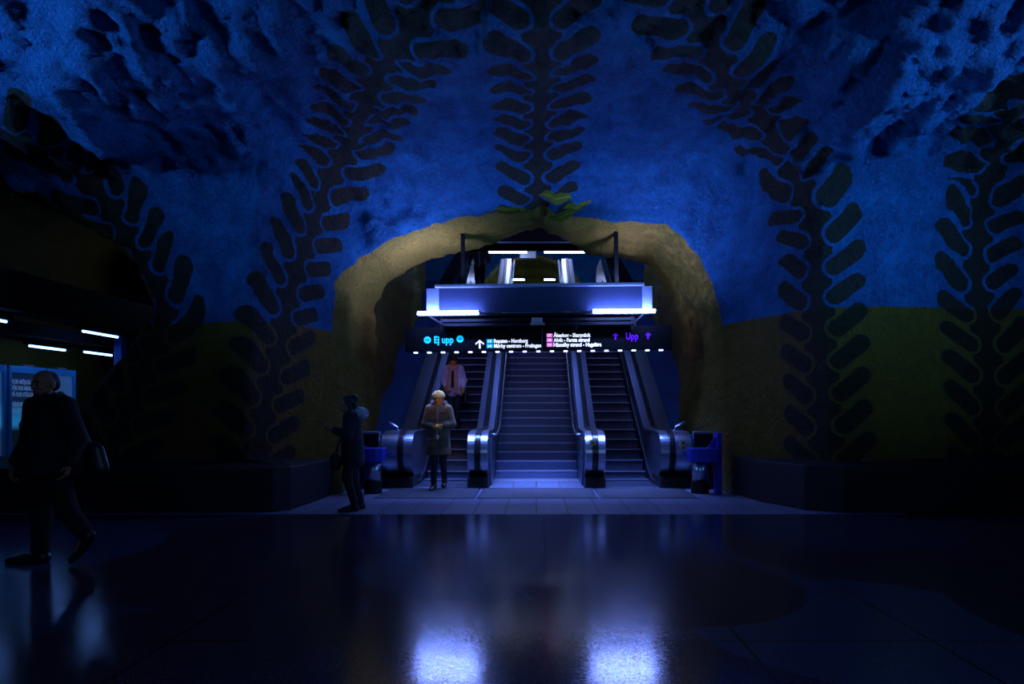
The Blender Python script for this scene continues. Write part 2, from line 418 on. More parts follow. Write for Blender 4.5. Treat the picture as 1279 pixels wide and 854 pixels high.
def split_rock():
    Vx = RV
    hb = RV0[:, 2]-(2.79+.022*np.clip(RV0[:, 0], -5, 5))
    hb = np.where(RV0[:, 1] > 16, 1.0, hb)
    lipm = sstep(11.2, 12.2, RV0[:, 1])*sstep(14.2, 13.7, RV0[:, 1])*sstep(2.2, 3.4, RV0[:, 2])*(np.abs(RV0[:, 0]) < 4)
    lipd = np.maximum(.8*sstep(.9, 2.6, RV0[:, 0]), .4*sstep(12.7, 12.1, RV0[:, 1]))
    buf = np.zeros(len(ROCK.vertices)*3, np.float32); ROCK.vertex_normals.foreach_get('vector', buf); nn = buf.reshape(-1, 3)
    fc = RV0[RF].mean(1); ft = TUN[RF].mean(1); fh = hb[RF].mean(1)
    cls = np.where(ft > 0, np.where(fc[:, 0] < -4.6, 3, 2), np.where(fh > 0, 0, 1))
    cls = np.where((fc[:, 1] > 21.5), 2, cls)
    for c, nm in ((0, 'ceiling'), (1, 'wall_back'), (2, 'wall_tunnel'), (3, 'wall_left')):
        f = RF[cls == c]; u, inv = np.unique(f, return_inverse=True); inv = inv.reshape(f.shape)
        me = np_mesh(nm, Vx[u], inv)
        put(me, 'tun', TUN[u]); put(me, 'hb', hb[u]); put(me, 'la', LA[u]); put(me, 'lw', LW[u]); put(me, 'farm', (RV0[u][:, 1] > 19).astype(float)); put(me, 'lipm', lipm[u]); put(me, 'lipd', lipd[u])
        me.normals_split_custom_set_from_vertices(nn[u].tolist())
        tag(link(nm, me, ROCKMAT), kind='structure')
    bpy.data.meshes.remove(ROCK)
split_rock()

# ---------------------------------------------------------------- floors and plinths
def floor_mat():
    m, nt, p = new_mat('polished_terrazzo'); N = nt.nodes.new; L = nt.links.new
    def M(op, a, b=None, c=None, clamp=False):
        x = N('ShaderNodeMath'); x.operation = op; x.use_clamp = clamp
        for i, v in enumerate((a, b, c)):
            if v is None: continue
            if isinstance(v, (int, float)): x.inputs[i].default_value = v
            else: L(v, x.inputs[i])
        return x.outputs[0]
    def mix(f, a, b):
        x = N('ShaderNodeMix'); x.data_type = 'RGBA'
        if isinstance(f, (int, float)): x.inputs[0].default_value = f
        else: L(f, x.inputs[0])
        for i, v in ((6, a), (7, b)):
            if isinstance(v, tuple): x.inputs[i].default_value = v+(1,)
            else: L(v, x.inputs[i])
        return x.outputs[2]
    tc = N('ShaderNodeTexCoord'); sp = N('ShaderNodeSeparateXYZ'); L(tc.outputs['Object'], sp.inputs[0]); x, y, z = sp.outputs
    nz = N('ShaderNodeTexNoise'); nz.inputs['Scale'].default_value = 160; nz.inputs['Detail'].default_value = 2; L(tc.outputs['Object'], nz.inputs['Vector'])
    vo = N('ShaderNodeTexVoronoi'); vo.inputs['Scale'].default_value = 70; L(tc.outputs['Object'], vo.inputs['Vector'])
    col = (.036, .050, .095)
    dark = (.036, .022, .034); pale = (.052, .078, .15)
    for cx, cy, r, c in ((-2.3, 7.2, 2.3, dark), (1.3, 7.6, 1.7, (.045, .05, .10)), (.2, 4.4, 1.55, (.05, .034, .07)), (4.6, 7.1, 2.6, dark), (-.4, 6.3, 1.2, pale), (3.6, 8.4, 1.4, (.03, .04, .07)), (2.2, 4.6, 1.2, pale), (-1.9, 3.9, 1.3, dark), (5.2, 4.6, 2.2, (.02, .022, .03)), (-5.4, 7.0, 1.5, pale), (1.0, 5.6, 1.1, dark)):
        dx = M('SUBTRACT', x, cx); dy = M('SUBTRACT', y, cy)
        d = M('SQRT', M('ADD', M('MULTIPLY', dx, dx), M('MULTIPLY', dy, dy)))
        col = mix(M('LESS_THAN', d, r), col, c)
    chips = M('GREATER_THAN', vo.outputs['Distance'], .62)
    col = mix(M('MULTIPLY', chips, .35), col, (.14, .15, .2))
    # brass-dark joints between the slabs
    jx = M('ABSOLUTE', M('SUBTRACT', M('FRACT', M('DIVIDE', M('ADD', x, 1.07+11.6), 1.16)), .5))
    jy = M('ABSOLUTE', M('SUBTRACT', M('FRACT', M('DIVIDE', M('ADD', y, -4.24+11.9), 1.19)), .5))
    j = M('MAXIMUM', M('GREATER_THAN', jx, .4930), M('GREATER_THAN', jy, .4935))
    col = mix(j, col, (.004, .004, .006))
    sl = N('ShaderNodeTexWhiteNoise'); sl.noise_dimensions = '2D'; cb = N('ShaderNodeCombineXYZ')
    L(M('FLOOR', M('DIVIDE', M('ADD', x, 1.07+11.6), 1.16)), cb.inputs[0]); L(M('FLOOR', M('DIVIDE', M('ADD', y, -4.24+11.9), 1.19)), cb.inputs[1]); L(cb.outputs[0], sl.inputs['Vector'])
    L(col, p.inputs['Base Color'])
    L(M('ADD', M('MULTIPLY_ADD', nz.outputs['Fac'], .10, .08), M('MULTIPLY', sl.outputs['Value'], .05)), p.inputs['Roughness'])
    b = N('ShaderNodeBump'); b.inputs['Strength'].default_value = .035; b.inputs['Distance'].default_value = .004
    L(nz.outputs['Fac'], b.inputs['Height']); L(b.outputs['Normal'], p.inputs['Normal'])
    p.inputs['Specular IOR Level'].default_value = .5
    return m
def grid_mat(name, c1, c2, sx, sy, rough, gap=.012, var=.2):
    m, nt, p = new_mat(name); N = nt.nodes.new; L = nt.links.new
    tc = N('ShaderNodeTexCoord'); br = N('ShaderNodeTexBrick'); br.offset = 0; br.squash = 1
    br.inputs['Scale'].default_value = 1; br.inputs['Brick Width'].default_value = sx; br.inputs['Row Height'].default_value = sy
    br.inputs['Mortar Size'].default_value = gap; br.inputs['Mortar Smooth'].default_value = .1
    br.inputs['Color1'].default_value = c1+(1,); br.inputs['Color2'].default_value = tuple(v*(1-var) for v in c1)+(1,); br.inputs['Mortar'].default_value = c2+(1,)
    L(tc.outputs['Object'], br.inputs['Vector'])
    nz = N('ShaderNodeTexNoise'); nz.inputs['Scale'].default_value = 9; nz.inputs['Detail'].default_value = 6; L(tc.outputs['Object'], nz.inputs['Vector'])
    mx = N('ShaderNodeMix'); mx.data_type = 'RGBA'; mx.blend_type = 'MULTIPLY'; mx.inputs[0].default_value = .6
    L(br.outputs['Color'], mx.inputs[6]); L(nz.outputs['Color'], mx.inputs[7])
    hs = N('ShaderNodeHueSaturation'); hs.inputs['Saturation'].default_value = 0; L(nz.outputs['Fac'], hs.inputs['Color']); L(hs.outputs[0], mx.inputs[7])
    L(mx.outputs[2], p.inputs['Base Color']); p.inputs['Roughness'].default_value = rough
    return m
def slab(name, x0, x1, y0, y1, z0, z1, mat):
    return tag(MB().box(x0, x1, y0, y1, z0, z1).build(name, mat), kind='structure')
slab('floor', -12.5, 11.5, -2.5, 9.36, -.3, 0, floor_mat())
slab('floor', -12.5, 5.0, 9.36, 14.3, -.3, 0, grid_mat('landing_tiles', (.32, .37, .55), (.08, .09, .14), .43, .86, .38))
slab('floor', -12.5, -3.8, 14.3, 21, -.3, 0, pmat('platform_floor', (.05, .05, .06), .35))
slab('floor', -6.6, 6.6, 24.2, 36, 5.0, 5.6, pmat('upper_hall_floor', (.12, .12, .14), .35))
PLINTH = pmat('dark_granite', (.007, .007, .010), .6, var=.5, scale=30)
def plinth(name, pts, h0, h1, back):
    """front foot line pts, vertical face to h0, sloping top back to h1"""
    bm = MB(); n = len(pts); P = [Vector(p) for p in pts]
    vs = []
    for i, q in enumerate(P):
        d = (P[min(i+1, n-1)]-P[max(i-1, 0)]).normalized(); nr = Vector((-d.y, d.x))
        if back < 0: nr = -nr
        k = q+nr*abs(back)
        vs += [(q.x, q.y, 0), (q.x, q.y, h0), (k.x, k.y, h1), (k.x, k.y, 0)]
    fs = []
    for i in range(n-1):
        a = i*4; b = a+4
        for j in range(4): fs.append((a+j, b+j, b+(j+1) % 4, a+(j+1) % 4))
    fs += [(3, 2, 1, 0), tuple((n-1)*4+j for j in range(4))]
    o = bm.poly(vs, fs).build(name, PLINTH, bevel=.015); return tag(o, kind='structure')
plinth('baseboard_right', [(3.28, 12.3), (3.30, 11.6), (3.42, 10.6), (3.75, 9.75), (4.2, 9.5), (6, 9.45), (8.5, 9.4), (11.2, 9.35)], .63, .74, .85)
plinth('baseboard_left', [(-12.2, 9.4), (-9, 9.42), (-6, 9.46), (-4.4, 9.5), (-3.62, 9.56), (-3.44, 9.75), (-3.38, 10.5), (-3.36, 11.5), (-3.34, 12.3)], .60, .72, .85)

# ---------------------------------------------------------------- materials of the built things
STEEL = pmat('brushed_steel', (.46, .52, .66), .30, 1, .12, 20)
STEEL_D = pmat('dark_steel', (.20, .22, .27), .36, 1, .2, 20)
CLAD = pmat('escalator_side_cladding', (.10, .12, .18), .30, .6, .3, 6)
RUBBER = pmat('black_rubber', (.010, .010, .012), .28, 0, .2)
BLACK = pmat('black_paint', (.009, .009, .011), .5, 0, .3, spec=.3)
SOOT = pmat('sooty_black_metal', (.006, .006, .008), .8, 0, .3, spec=.15)
BLUEP = pmat('blue_painted_panel', (.012, .07, .26), .5, 0, .3, 3)
BINBLUE = pmat('blue_plastic', (.010, .013, .36), .4, 0, .15)
GREYM = pmat('grey_painted_metal', (.22, .24, .26), .5, .2, .2)
TILE = pmat('stair_stone', (.14, .19, .34), .5, 0, .35, 40)
NOSE = pmat('step_edge_strip', (.42, .50, .72), .4, .4, .1)
def groove_mat():
    m, nt, p = new_mat('grooved_step'); N = nt.nodes.new; L = nt.links.new
    tc = N('ShaderNodeTexCoord'); wv = N('ShaderNodeTexWave'); wv.bands_direction = 'X'; wv.inputs['Scale'].default_value = 17
    L(tc.outputs['Object'], wv.inputs['Vector'])
    nz = N('ShaderNodeTexNoise'); nz.inputs['Scale'].default_value = 7; L(tc.outputs['Object'], nz.inputs['Vector'])
    mx = N('ShaderNodeMix'); mx.data_type = 'RGBA'; mx.inputs[6].default_value = (.05, .065, .11, 1); mx.inputs[7].default_value = (.10, .13, .22, 1)
    L(nz.outputs['Fac'], mx.inputs[0]); L(mx.outputs[2], p.inputs['Base Color'])
    p.inputs['Metallic'].default_value = .35; p.inputs['Roughness'].default_value = .45
    b = N('ShaderNodeBump'); b.inputs['Strength'].default_value = .5; b.inputs['Distance'].default_value = .01; L(wv.outputs['Fac'], b.inputs['Height']); L(b.outputs['Normal'], p.inputs['Normal'])
    return m
GROOVE = groove_mat()
TUBE = emat('lit_tube', (.16, .26, 1.0), 14)
TUBE_HOT = emat('lit_gantry_tube', LCOL, 185)
TUBE_FAR = emat('lit_far_tube', (.40, .52, 1.0), 42)
TUBE_DIM = emat('lit_platform_tube', (.12, .32, 1.0), 13)
LED = emat('lit_downlight', (.42, .50, 1.0), 5)

# ---------------------------------------------------------------- escalators and the stair between them
T30 = math.tan(math.radians(30)); TOPZ = 5.6
def hand_z(y, h=1.0, y0=14.4):
    return h+min(max(0, (y-y0)*T30), TOPZ)
def side_outline(grow=0.0, h=1.0):
    nose = spline([(12.72, .17), (12.50, .30), (12.37, .52), (12.38, .74), (12.50, .91), (12.70, .985), (12.95, h)], 4)
    ytop = 14.4+TOPZ/T30
    top = [(13.9, h)]+[(14.4+d, h+max(0, d)*T30) for d in (-.25, .0, .3)]+[(ytop-.3, h+TOPZ-.3*T30), (ytop, h+TOPZ), (ytop+1.4, h+TOPZ)]
    top[2] = (14.4, h+.03)
    end = spline([(ytop+1.6, h+TOPZ-.08), (ytop+1.72, h+TOPZ-.3), (ytop+1.65, TOPZ+.4), (ytop+1.4, TOPZ+.15)], 3)
    pts = [tuple(p) for p in nose]+top+[tuple(p) for p in end]
    return pts
def off_path(pts, d):
    out = []
    for i, p in enumerate(pts):
        a = Vector(pts[max(i-1, 0)]); b = Vector(pts[min(i+1, len(pts)-1)]); t = (b-a).normalized()
        n = Vector((-t.y, t.x)); out.append((p[0]+n.x*d, p[1]+n.y*d))
    return out
def strip_x(pts, d0, d1, x0, x1):
    """band following a (y,z) path between two offsets, extruded along x"""
    a = off_path(pts, d0); b = off_path(pts, d1)
    bm = MB(); n = len(pts); vs = []
    for i in range(n):
        vs += [(x0, *a[i]), (x1, *a[i]), (x1, *b[i]), (x0, *b[i])]
    fs = []
    for i in range(n-1):
        k = i*4
        for j in range(4): fs.append((k+j, k+4+j, k+4+(j+1) % 4, k+(j+1) % 4))
    fs += [(0, 1, 2, 3), tuple((n-1)*4+j for j in (3, 2, 1, 0))]
    return bm.poly(vs, fs)
def closed_side(h=1.0):
    top = side_outline(0, h); ytop = 14.4+TOPZ/T30
    return top+[(ytop+1.4, TOPZ-.3), (ytop-.4, TOPZ-.3), (14.6, 0.0), (12.75, 0.0)]
def balustrade(root, s, xa, xb, outer):
    """xa nearest the steps, xb away from them (absolute x), s the side of the hall"""
    wd = (xb-xa)
    top = side_outline(); X = lambda v: s*v
    c = (xa+xb)/2 if not outer else xa+.20*(1 if xb > xa else -1)
    sg = 1 if xb > xa else -1
    b1, b2 = c-.05*sg, c+.05*sg
    pan = MB().prism_x(closed_side(), X(xa), X(b1)).build('inner_panel', CLAD, root, bevel=.02)
    MB().prism_x(closed_side(), X(b2), X(xb)).build('outer_panel', STEEL, root, bevel=.02)
    # steel capping along the two shoulders
    strip_x(top, -.02, .012, X(xa-.008*sg), X(b1-.006*sg)).build('steel_capping', STEEL, root)
    strip_x(top, -.02, .012, X(b2+.006*sg), X(xb+.008*sg)).build('steel_capping', STEEL, root)
    strip_x(top, -.16, .035, X(b1), X(b2)).build('handrail', RUBBER, root, bevel=.015)
    lo, hi = sorted((X(xa-.015*sg), X(xb+.015*sg)))
    k = MB().prism_x([(12.40, 0), (12.46, .20), (13.3, .20), (13.3, 0)], lo, hi).build('kick_plate', BLACK, root, bevel=.01)
    return c, sg
STEP_N = 30
def step_pos(i):
    if i == 0: return 13.22, .012
    if i == 1: return 13.60, .045
    if i == 2: return 13.98, .17
    return 13.98+.3464*(i-2), .17+.2*(i-2)
def make_escalator(name_label, s):
    root = thing('escalator', name_label, 'escalator', (0, 0, 0), 0, 'escalators either side of the stair')
    x0, x1 = 1.24, 2.20
    lo, hi = sorted((s*x0, s*x1))
    bm = MB()
    pr = [(0, 0), (0, -.03)]+[(.012+.02*math.sin(t*math.pi/6), -.03-.19*t/6) for t in range(1, 7)]+[(.42, -.22), (.42, 0)]
    me = bm.prism_x(pr, lo+.01, hi-.01).mesh('step'); me.materials.append(GROOVE)
    nm = MB().box(lo+.01, hi-.01, -.006, .018, -.012, .004).mesh('edge_strip'); nm.materials.append(NOSE)
    for i in range(STEP_N):
        y, z = step_pos(i)
        if z > TOPZ+.05: z = TOPZ+.01
        o = bpy.data.objects.new('step', me); COL.objects.link(o); o.parent = root; o.location = (0, y, z)
        e = bpy.data.objects.new('edge_strip', nm); COL.objects.link(e); e.parent = o
    balustrade(root, s, 1.22, .88, False)
    c, sg = balustrade(root, s, 2.22, 2.76, True)
    # skirting beside the steps with its bright top edge
    for xx in (1.225, 2.215):
        w_ = .014
        path = [(13.0, .10), (13.35, .12), (13.7, .19), (14.05, .36)]+[(y, .36+(y-14.05)*T30) for y in (14.6, 18, 22, 23.4)]+[(23.9, TOPZ+.12), (25, TOPZ+.14)]
        strip_x(path, -.025, .0, s*(xx-w_), s*(xx+w_)).build('skirting_trim', STEEL, root)
    MB().box(lo, hi, 12.55, 13.22, .0, .016, 0).build('comb_plate', STEEL, root)
    return root
ESC_R = make_escalator('right-hand escalator with empty dark steps, below the purple lettering', 1)
ESC_L = make_escalator('left-hand escalator carrying two people, below the cyan lettering', -1)
def sticker(root, x, y, z):
    p = MB().box(x-.055, x+.055, y-.012, y, z-.17, z+.13, .004).build('safety_notice', pmat('pale_notice', (.42, .42, .38), .4), root)
    for k in range(3):
        bm = MB(); bm.tube([(x, y-.012, z+.07-.085*k), (x, y-.018, z+.07-.085*k)], .034, 16)
        bm.build('yellow_pictogram', pmat('yellow_print', (.75, .42, .02), .5), p)
        bm = MB(); bm.tube([(x, y-.018, z+.07-.085*k), (x, y-.021, z+.07-.085*k)], .018, 12); bm.build('black_figure', BLACK, p)
sticker(ESC_R, 1.0, 12.37, .74); sticker(ESC_R, 2.60, 12.37, .74)
for rt, s in ((ESC_R, 1), (ESC_L, -1)):
    # steel stop rail on the outer shoulder
    bm = MB(); bm.tube([(s*2.62, 13.2, 1.0), (s*2.62, 13.2, 1.07), (s*2.80, 13.3, 1.15), (s*2.86, 13.3, 1.17)], .028, 10)
    bm.box(s*2.62-.06, s*2.62+.06, 13.1, 13.3, .99, 1.02, .005)
    bm.build('shoulder_bracket', STEEL, rt, True)
    # broad blue deck that rises beside the escalator to the rock
    zz = lambda y: .93+max(0, y-14.4)*T30
    ys_ = [12.75, 14.4, 22.4]
    prof = [(y, zz(y)) for y in ys_]+[(22.4, zz(22.4)-.5), (14.6, .3), (12.75, .3)]
    MB().prism_x(prof, s*2.765, s*3.75).build('side_deck', BLUEP, rt)
    b = MB(); b.box(min(s*2.775, s*3.12), max(s*2.775, s*3.12), 12.28, 12.34, .0, .98)
    b.build('end_screen', BLACK, rt)
    MB().box(min(s*2.765, s*3.13), max(s*2.765, s*3.13), 12.26, 12.36, .98, 1.02, .008).build('top_rail', GREYM, rt)

stair = thing('staircase', 'fixed stone stair with pale step edges between the two escalators', 'stairs', (0, 0, 0))
me = MB().box(-.83, .83, 0, .36, -.175, -.001).mesh('tread'); me.materials.append(TILE)
nm = MB().box(-.83, .83, -.012, .05, -.03, .003, .004).mesh('edge_strip'); nm.materials.append(NOSE)
for i in range(32):
    o = bpy.data.objects.new('tread', me); COL.objects.link(o); o.parent = stair; o.location = (0, 14.1+.303*i, .175*(i+1))
    e = bpy.data.objects.new('edge_strip', nm); COL.objects.link(e); e.parent = o
for s in (-1, 1):
    prof = [(12.72, .0), (13.0, .55), (14.1, .95)]+[(14.4, .98), (24.1, 6.58), (24.1, 5.2), (14.6, 0)]
    MB().prism_x([(13.0, 0), (12.85, .2), (12.9, .86), (14.4, .90), (24.1, 6.50), (24.1, 5.2), (14.6, 0)], s*.835, s*.872).build('side_wall', CLAD, stair, bevel=.008)
    bm = MB(); bm.tube([(s*.86, 13.32, .93), (s*.78, 13.32, .93), (s*.76, 13.5, .94), (s*.76, 14.3, 1.16-.12), (s*.76, 14.5, 1.11), (s*.76, 23.9, 6.52), (s*.76, 24.8, 6.55)], .026, 12)
    hr = bm.build('handrail', STEEL, stair, True)
    for y in (15, 17, 19, 21, 23):
        z = 1.11+(y-14.5)*.5755
        MB().tube([(s*.76, y, z-.02), (s*.79, y, z-.07), (s*.84, y, z-.07)], .011, 8).build('rail_bracket', STEEL, hr, True)
MB().box(-.85, .85, 13.55, 14.1, 0, .012).build('foot_slab', pmat('foot_slab_stone', (.42, .45, .55), .4), stair)
# entry mats let into the landing
MATM = grid_mat('ribbed_entry_mat', (.14, .15, .19), (.04, .04, .05), .03, 3, .5, .006)
for x0, x1, lb in ((-2.58, -.98, 'left ribbed metal entry mat before the escalator carrying people'), (-.94, .98, 'middle ribbed metal entry mat at the foot of the stair'), (1.02, 2.58, 'right ribbed metal entry mat before the empty escalator')):
    r = thing('entry_mat', lb, 'mat', ((x0+x1)/2, 11.75, 0), 0, 'entry mats in the landing')
    hw = (x1-x0)/2
    MB().box(-hw+.03, hw-.03, -.72, .62, .001, .008).build('ribbed_plate', MATM, r)
    b = MB()
    for q in ((-hw, hw, -.75, -.72), (-hw, hw, .62, .65), (-hw, -hw+.03, -.72, .62), (hw-.03, hw, -.72, .62)): b.box(*q, .001, .011)
    b.build('frame', STEEL_D, r)
# landing at the top
tag(MB().box(-3.3, 3.3, 23.8, 24.25, 5.0, 5.6).build('floor', pmat('upper_edge', (.12, .12, .14), .4)), kind='structure')

# ---------------------------------------------------------------- litter bins
def make_bin(s, label):
    r = thing('litter_bin', label, 'bin', (s*2.82, 11.72, 0), 0, 'litter bins beside the escalators')
    x = lambda v: s*v
    MB().box(min(x(.19), x(.27)), max(x(.19), x(.27)), -.13, .13, 0, 1.02, .012).build('post', BINBLUE, r)
    MB().prism_y([(x(.2), .76), (x(.2), .97), (x(.06), .77)], -.02, .02).build('gusset', BINBLUE, r)
    hood = [(x(-.25), .18), (x(-.25), -.10)]+[(x(-.25+.19*(1-math.cos(t))), -.10-.15*math.sin(t)) for t in (.5, 1.0, 1.57)]+[(x(.05), -.25), (x(.2), -.2), (x(.2), .18)]
    MB().prism_z(hood, .54, .76).build('hood', BINBLUE, r, bevel=.01)
    cyl = MB(); cyl.tube([(x(-.07), 0, .20), (x(-.07), 0, .56)], .135, 28); cyl.build('drum', STEEL, r, True)
    cyl = MB(); cyl.tube([(x(-.07), 0, .0), (x(-.07), 0, .20)], [.15, .145], 28); cyl.build('drum_base', BLACK, r)
    return r
make_bin(1, 'blue hooded litter bin on the right, beside the granite plinth and empty escalator')
make_bin(-1, 'blue hooded litter bin on the left, behind the woman looking at her phone')

# ---------------------------------------------------------------- sign and lighting gantry over the landing
FONT = None
def lettering(txt, x0, x1, zb, zt, y, mat, parent, cap=True, heavy=.0, name='lettering'):
    cu = bpy.data.curves.new('t', 'FONT'); cu.body = txt; cu.size = 1; cu.extrude = .004; cu.offset = heavy; cu.resolution_u = 3
    o = bpy.data.objects.new('t', cu); COL.objects.link(o)
    bpy.context.view_layer.update()
    me = bpy.data.meshes.new_from_object(o.evaluated_get(bpy.context.evaluated_depsgraph_get()))
    bpy.data.objects.remove(o); bpy.data.curves.remove(cu)
    vs = np.array([v.co for v in me.vertices]); xa, xb = vs[:, 0].min(), vs[:, 0].max()
    ch = .70                                    # cap height of the built-in face at size 1
    for v in me.vertices:
        u = x0+(v.co.x-xa)/(xb-xa)*(x1-x0); t = zb+v.co.y/ch*(zt-zb); v.co = (u, y-.002-v.co.z*.5, t)
    me.materials.clear()
    return link(name, me, mat, parent)
sg = thing('direction_sign', 'long black hanging direction sign with lit line names over the landing', 'sign', (0, 12.5, 2.45))
sg.rotation_euler = (0, math.radians(-.6), 0)
k = 12.5/870
SX = lambda px: (px-670)*k
SZ = lambda py: (511-py)*k+1.41-2.45
SIGNB = pmat('sign_black', (.003, .0035, .005), .7, 0, .2, spec=.06)
MB().box(SX(506), SX(677.4), 0, .13, SZ(437.9), SZ(407.3), .006).build('cabinet', SIGNB, sg)
MB().box(SX(678), SX(839), 0, .13, SZ(437.9), SZ(407.3), .006).build('cabinet', SIGNB, sg)
WHITE_L = emat('lit_white_letters', (.92, .95, 1), 1.0); CYAN_L = emat('lit_cyan_display', (.0, .50, .95), 1.0)
PURP_L = emat('lit_purple_display', (.12, .0, .85), .85); PINK_L = emat('lit_pink_badge', (.75, .16, .62), .95); CB_L = emat('lit_blue_badge', (.0, .36, .75), .9)
DEEPB = emat('lit_blue_bar', (.0, .10, .80), .9)
for tx, a, b_, zb, zt, m_, hv in (('Ej upp', 542.4, 566.6, 427, 418.6, CYAN_L, .03), ('Upp', 782, 797.4, 425, 416.6, PURP_L, .012),
        ('Ropsten - Norsborg', 617, 659.4, 427.4, 422.9, WHITE_L, .035), ('Mörby centrum - Fruängen', 617, 676, 433.5, 429, WHITE_L, .035),
        ('Åkeshov - Skarpnäck', 691.5, 738, 421, 416.6, WHITE_L, .035), ('Alvik - Farsta strand', 691.5, 736.6, 427, 422.6, WHITE_L, .035), ('Hässelby strand - Hagsätra', 691.5, 751.3, 433, 428.4, WHITE_L, .035)):
    dz = (670-(a+b_)/2)*math.tan(math.radians(.0))
    lettering(tx, SX(a), SX(b_), SZ(zb), SZ(zt), 0, m_, sg, heavy=hv)
def up_arrow(cx, cz, w_, h_, th, mat):
    x, z = SX(cx), SZ(cz); w_ *= k; h_ *= k; th *= k
    a = [(-th/2, -h_/2), (th/2, -h_/2), (th/2, h_/2-th*1.2), (w_/2-th*.2, h_/2-w_/2-th*.35), (w_/2, h_/2-w_/2+th*.5), (0, h_/2), (-w_/2, h_/2-w_/2+th*.5), (-w_/2+th*.2, h_/2-w_/2-th*.35), (-th/2, h_/2-th*1.2)]
    MB().prism_y([(x+p, z+q) for p, q in a], -.005, 0).build('arrow', mat, sg)
up_arrow(599.3, 429, 10.6, 10.6, 2.1, WHITE_L); up_arrow(769, 421.2, 6.4, 8, 2.0, PURP_L); up_arrow(809.6, 420.8, 6.4, 8, 2.0, PURP_L)
for cx, cz in ((534, 423.1), (574.8, 422.3)):
    b = MB(); b.tube([(SX(cx), 0, SZ(cz)), (SX(cx), -.006, SZ(cz))], 4.4*k, 24); d = b.build('no_entry_disc', CYAN_L, sg)
    MB().box(SX(cx-2.3), SX(cx+2.3), -.009, -.006, SZ(cz+.8), SZ(cz-.8)).build('bar', DEEPB, d)
for tx, a, b_, zb, zt, m_ in (('13', 608, 615.8, 427.9, 423, CB_L), ('14', 608, 615.8, 434, 429, CB_L), ('17', 683, 690.3, 421.3, 416.6, PINK_L), ('18', 683, 690.3, 427.2, 422.6, PINK_L), ('19', 683, 690.3, 433.1, 428.5, PINK_L)):
    d = MB().box(SX(a), SX(b_), -.005, 0, SZ(zb), SZ(zt)).build('line_badge', m_, sg)
    lettering(tx, SX(a+2), SX(b_-2), SZ(zb-1), SZ(zt+1), -.005, WHITE_L, d, heavy=.01)
led = MB().box(-.034, .034, -.03, .03, -.022, 0).mesh('downlight'); led.materials.append(LED)
for i in range(19):
    o = bpy.data.objects.new('downlight', led); COL.objects.link(o); o.parent = sg; o.location = (SX(519+17.05*i), .03, SZ(437.9))

strip = area('sign_downlight_light', (0, 12.56, 2.38), (0, 12.64, 0), 4.7, .05, 115, (.15, .26, 1.0), 95)
DGREY = pmat('dull_grey_metal', (.009, .010, .013), .8, 0, .3, spec=.05)
for xx in (-1.75, 1.75): area('gantry_rear_fill_light', (xx, 13.0, 3.5), (xx, 16.0, 1.6), .6, .08, 6, (.42, .40, 1.0), 140); area('gantry_lip_fill_light', (xx, 12.42, 3.72), (xx*1.4, 12.9, 4.8), .9, .08, 30, (.30, .38, 1.0), 170)  # added fills behind the gantry: one for escalator and rider, one for the lip
gn = thing('lighting_gantry', 'perforated metal lighting gantry hung across the arch above the sign', 'gantry', (0, 12.25, 3.2)); gn.rotation_euler = (0, math.radians(-.6), 0)
k2 = 12.22/870; k3 = 12.06/870
GX = lambda px: (px-670)*k2
GZ = lambda py: (511-py)*k2+1.41-3.2
def perf_mat():
    m, nt, p = new_mat('perforated_sheet'); N = nt.nodes.new; L = nt.links.new
    tc = N('ShaderNodeTexCoord'); mp = N('ShaderNodeMapping'); mp.inputs['Scale'].default_value = (42, 1, 42); L(tc.outputs['Object'], mp.inputs['Vector'])
    vo = N('ShaderNodeTexVoronoi'); vo.inputs['Scale'].default_value = 1; vo.inputs['Randomness'].default_value = 0; vo.voronoi_dimensions = '3D'
    sp = N('ShaderNodeSeparateXYZ'); L(mp.outputs[0], sp.inputs[0]); cb = N('ShaderNodeCombineXYZ'); L(sp.outputs[0], cb.inputs[0]); L(sp.outputs[2], cb.inputs[1]); L(cb.outputs[0], vo.inputs['Vector'])
    g = N('ShaderNodeMath'); g.operation = 'LESS_THAN'; g.inputs[1].default_value = .30; L(vo.outputs['Distance'], g.inputs[0])
    mx = N('ShaderNodeMix'); mx.data_type = 'RGBA'; L(g.outputs[0], mx.inputs[0]); mx.inputs[6].default_value = (.025, .036, .085, 1); mx.inputs[7].default_value = (.006, .008, .015, 1)
    L(mx.outputs[2], p.inputs['Base Color']); p.inputs['Specular IOR Level'].default_value = .15; p.inputs['Roughness'].default_value = .6
    return m
MB().box(GX(547), GX(803), -.05, -.02, GZ(389.5), GZ(356.5)).build('perforated_panel', perf_mat(), gn)
for a, b_ in ((533, 548.5), (802, 814.5)):
    MB().box(GX(a), GX(b_), -.06, .25, GZ(391), GZ(359), .004).build('end_box', pmat('pale_metal', (.14, .17, .26), .5, 0), gn)
MB().box(GX(544), GX(804), -.14, .14, GZ(358.8), GZ(355), .01).build('top_rail', pmat('rail_metal', (.22, .26, .38), .4, .2), gn)
MB().box(GX(522), GX(818), -.06, .14, GZ(394), GZ(390.6), .006).build('bottom_tray', DGREY, gn)
for zc_ in (398.5, 404): MB().bar((GX(552), .05, GZ(zc_)), (GX(792), .05, GZ(zc_)), .05, .05).build('cross_bar', DGREY, gn)
MB().box(GX(548), GX(796), .12, .14, GZ(408), GZ(394)).build('back_sheet', SOOT, gn)
for xx in (551, 637, 720, 790): MB().bar((GX(xx), .05, GZ(393)), (GX(xx), .05, GZ(412)), .03, .03).build('hanger', SOOT, gn)
for a, b_ in ((537, 556), (803, 790)): MB().bar((GX(a), -.02, GZ(394)), (GX(b_), -.02, GZ(405.5)), .06, .03).build('brace', DGREY, gn)
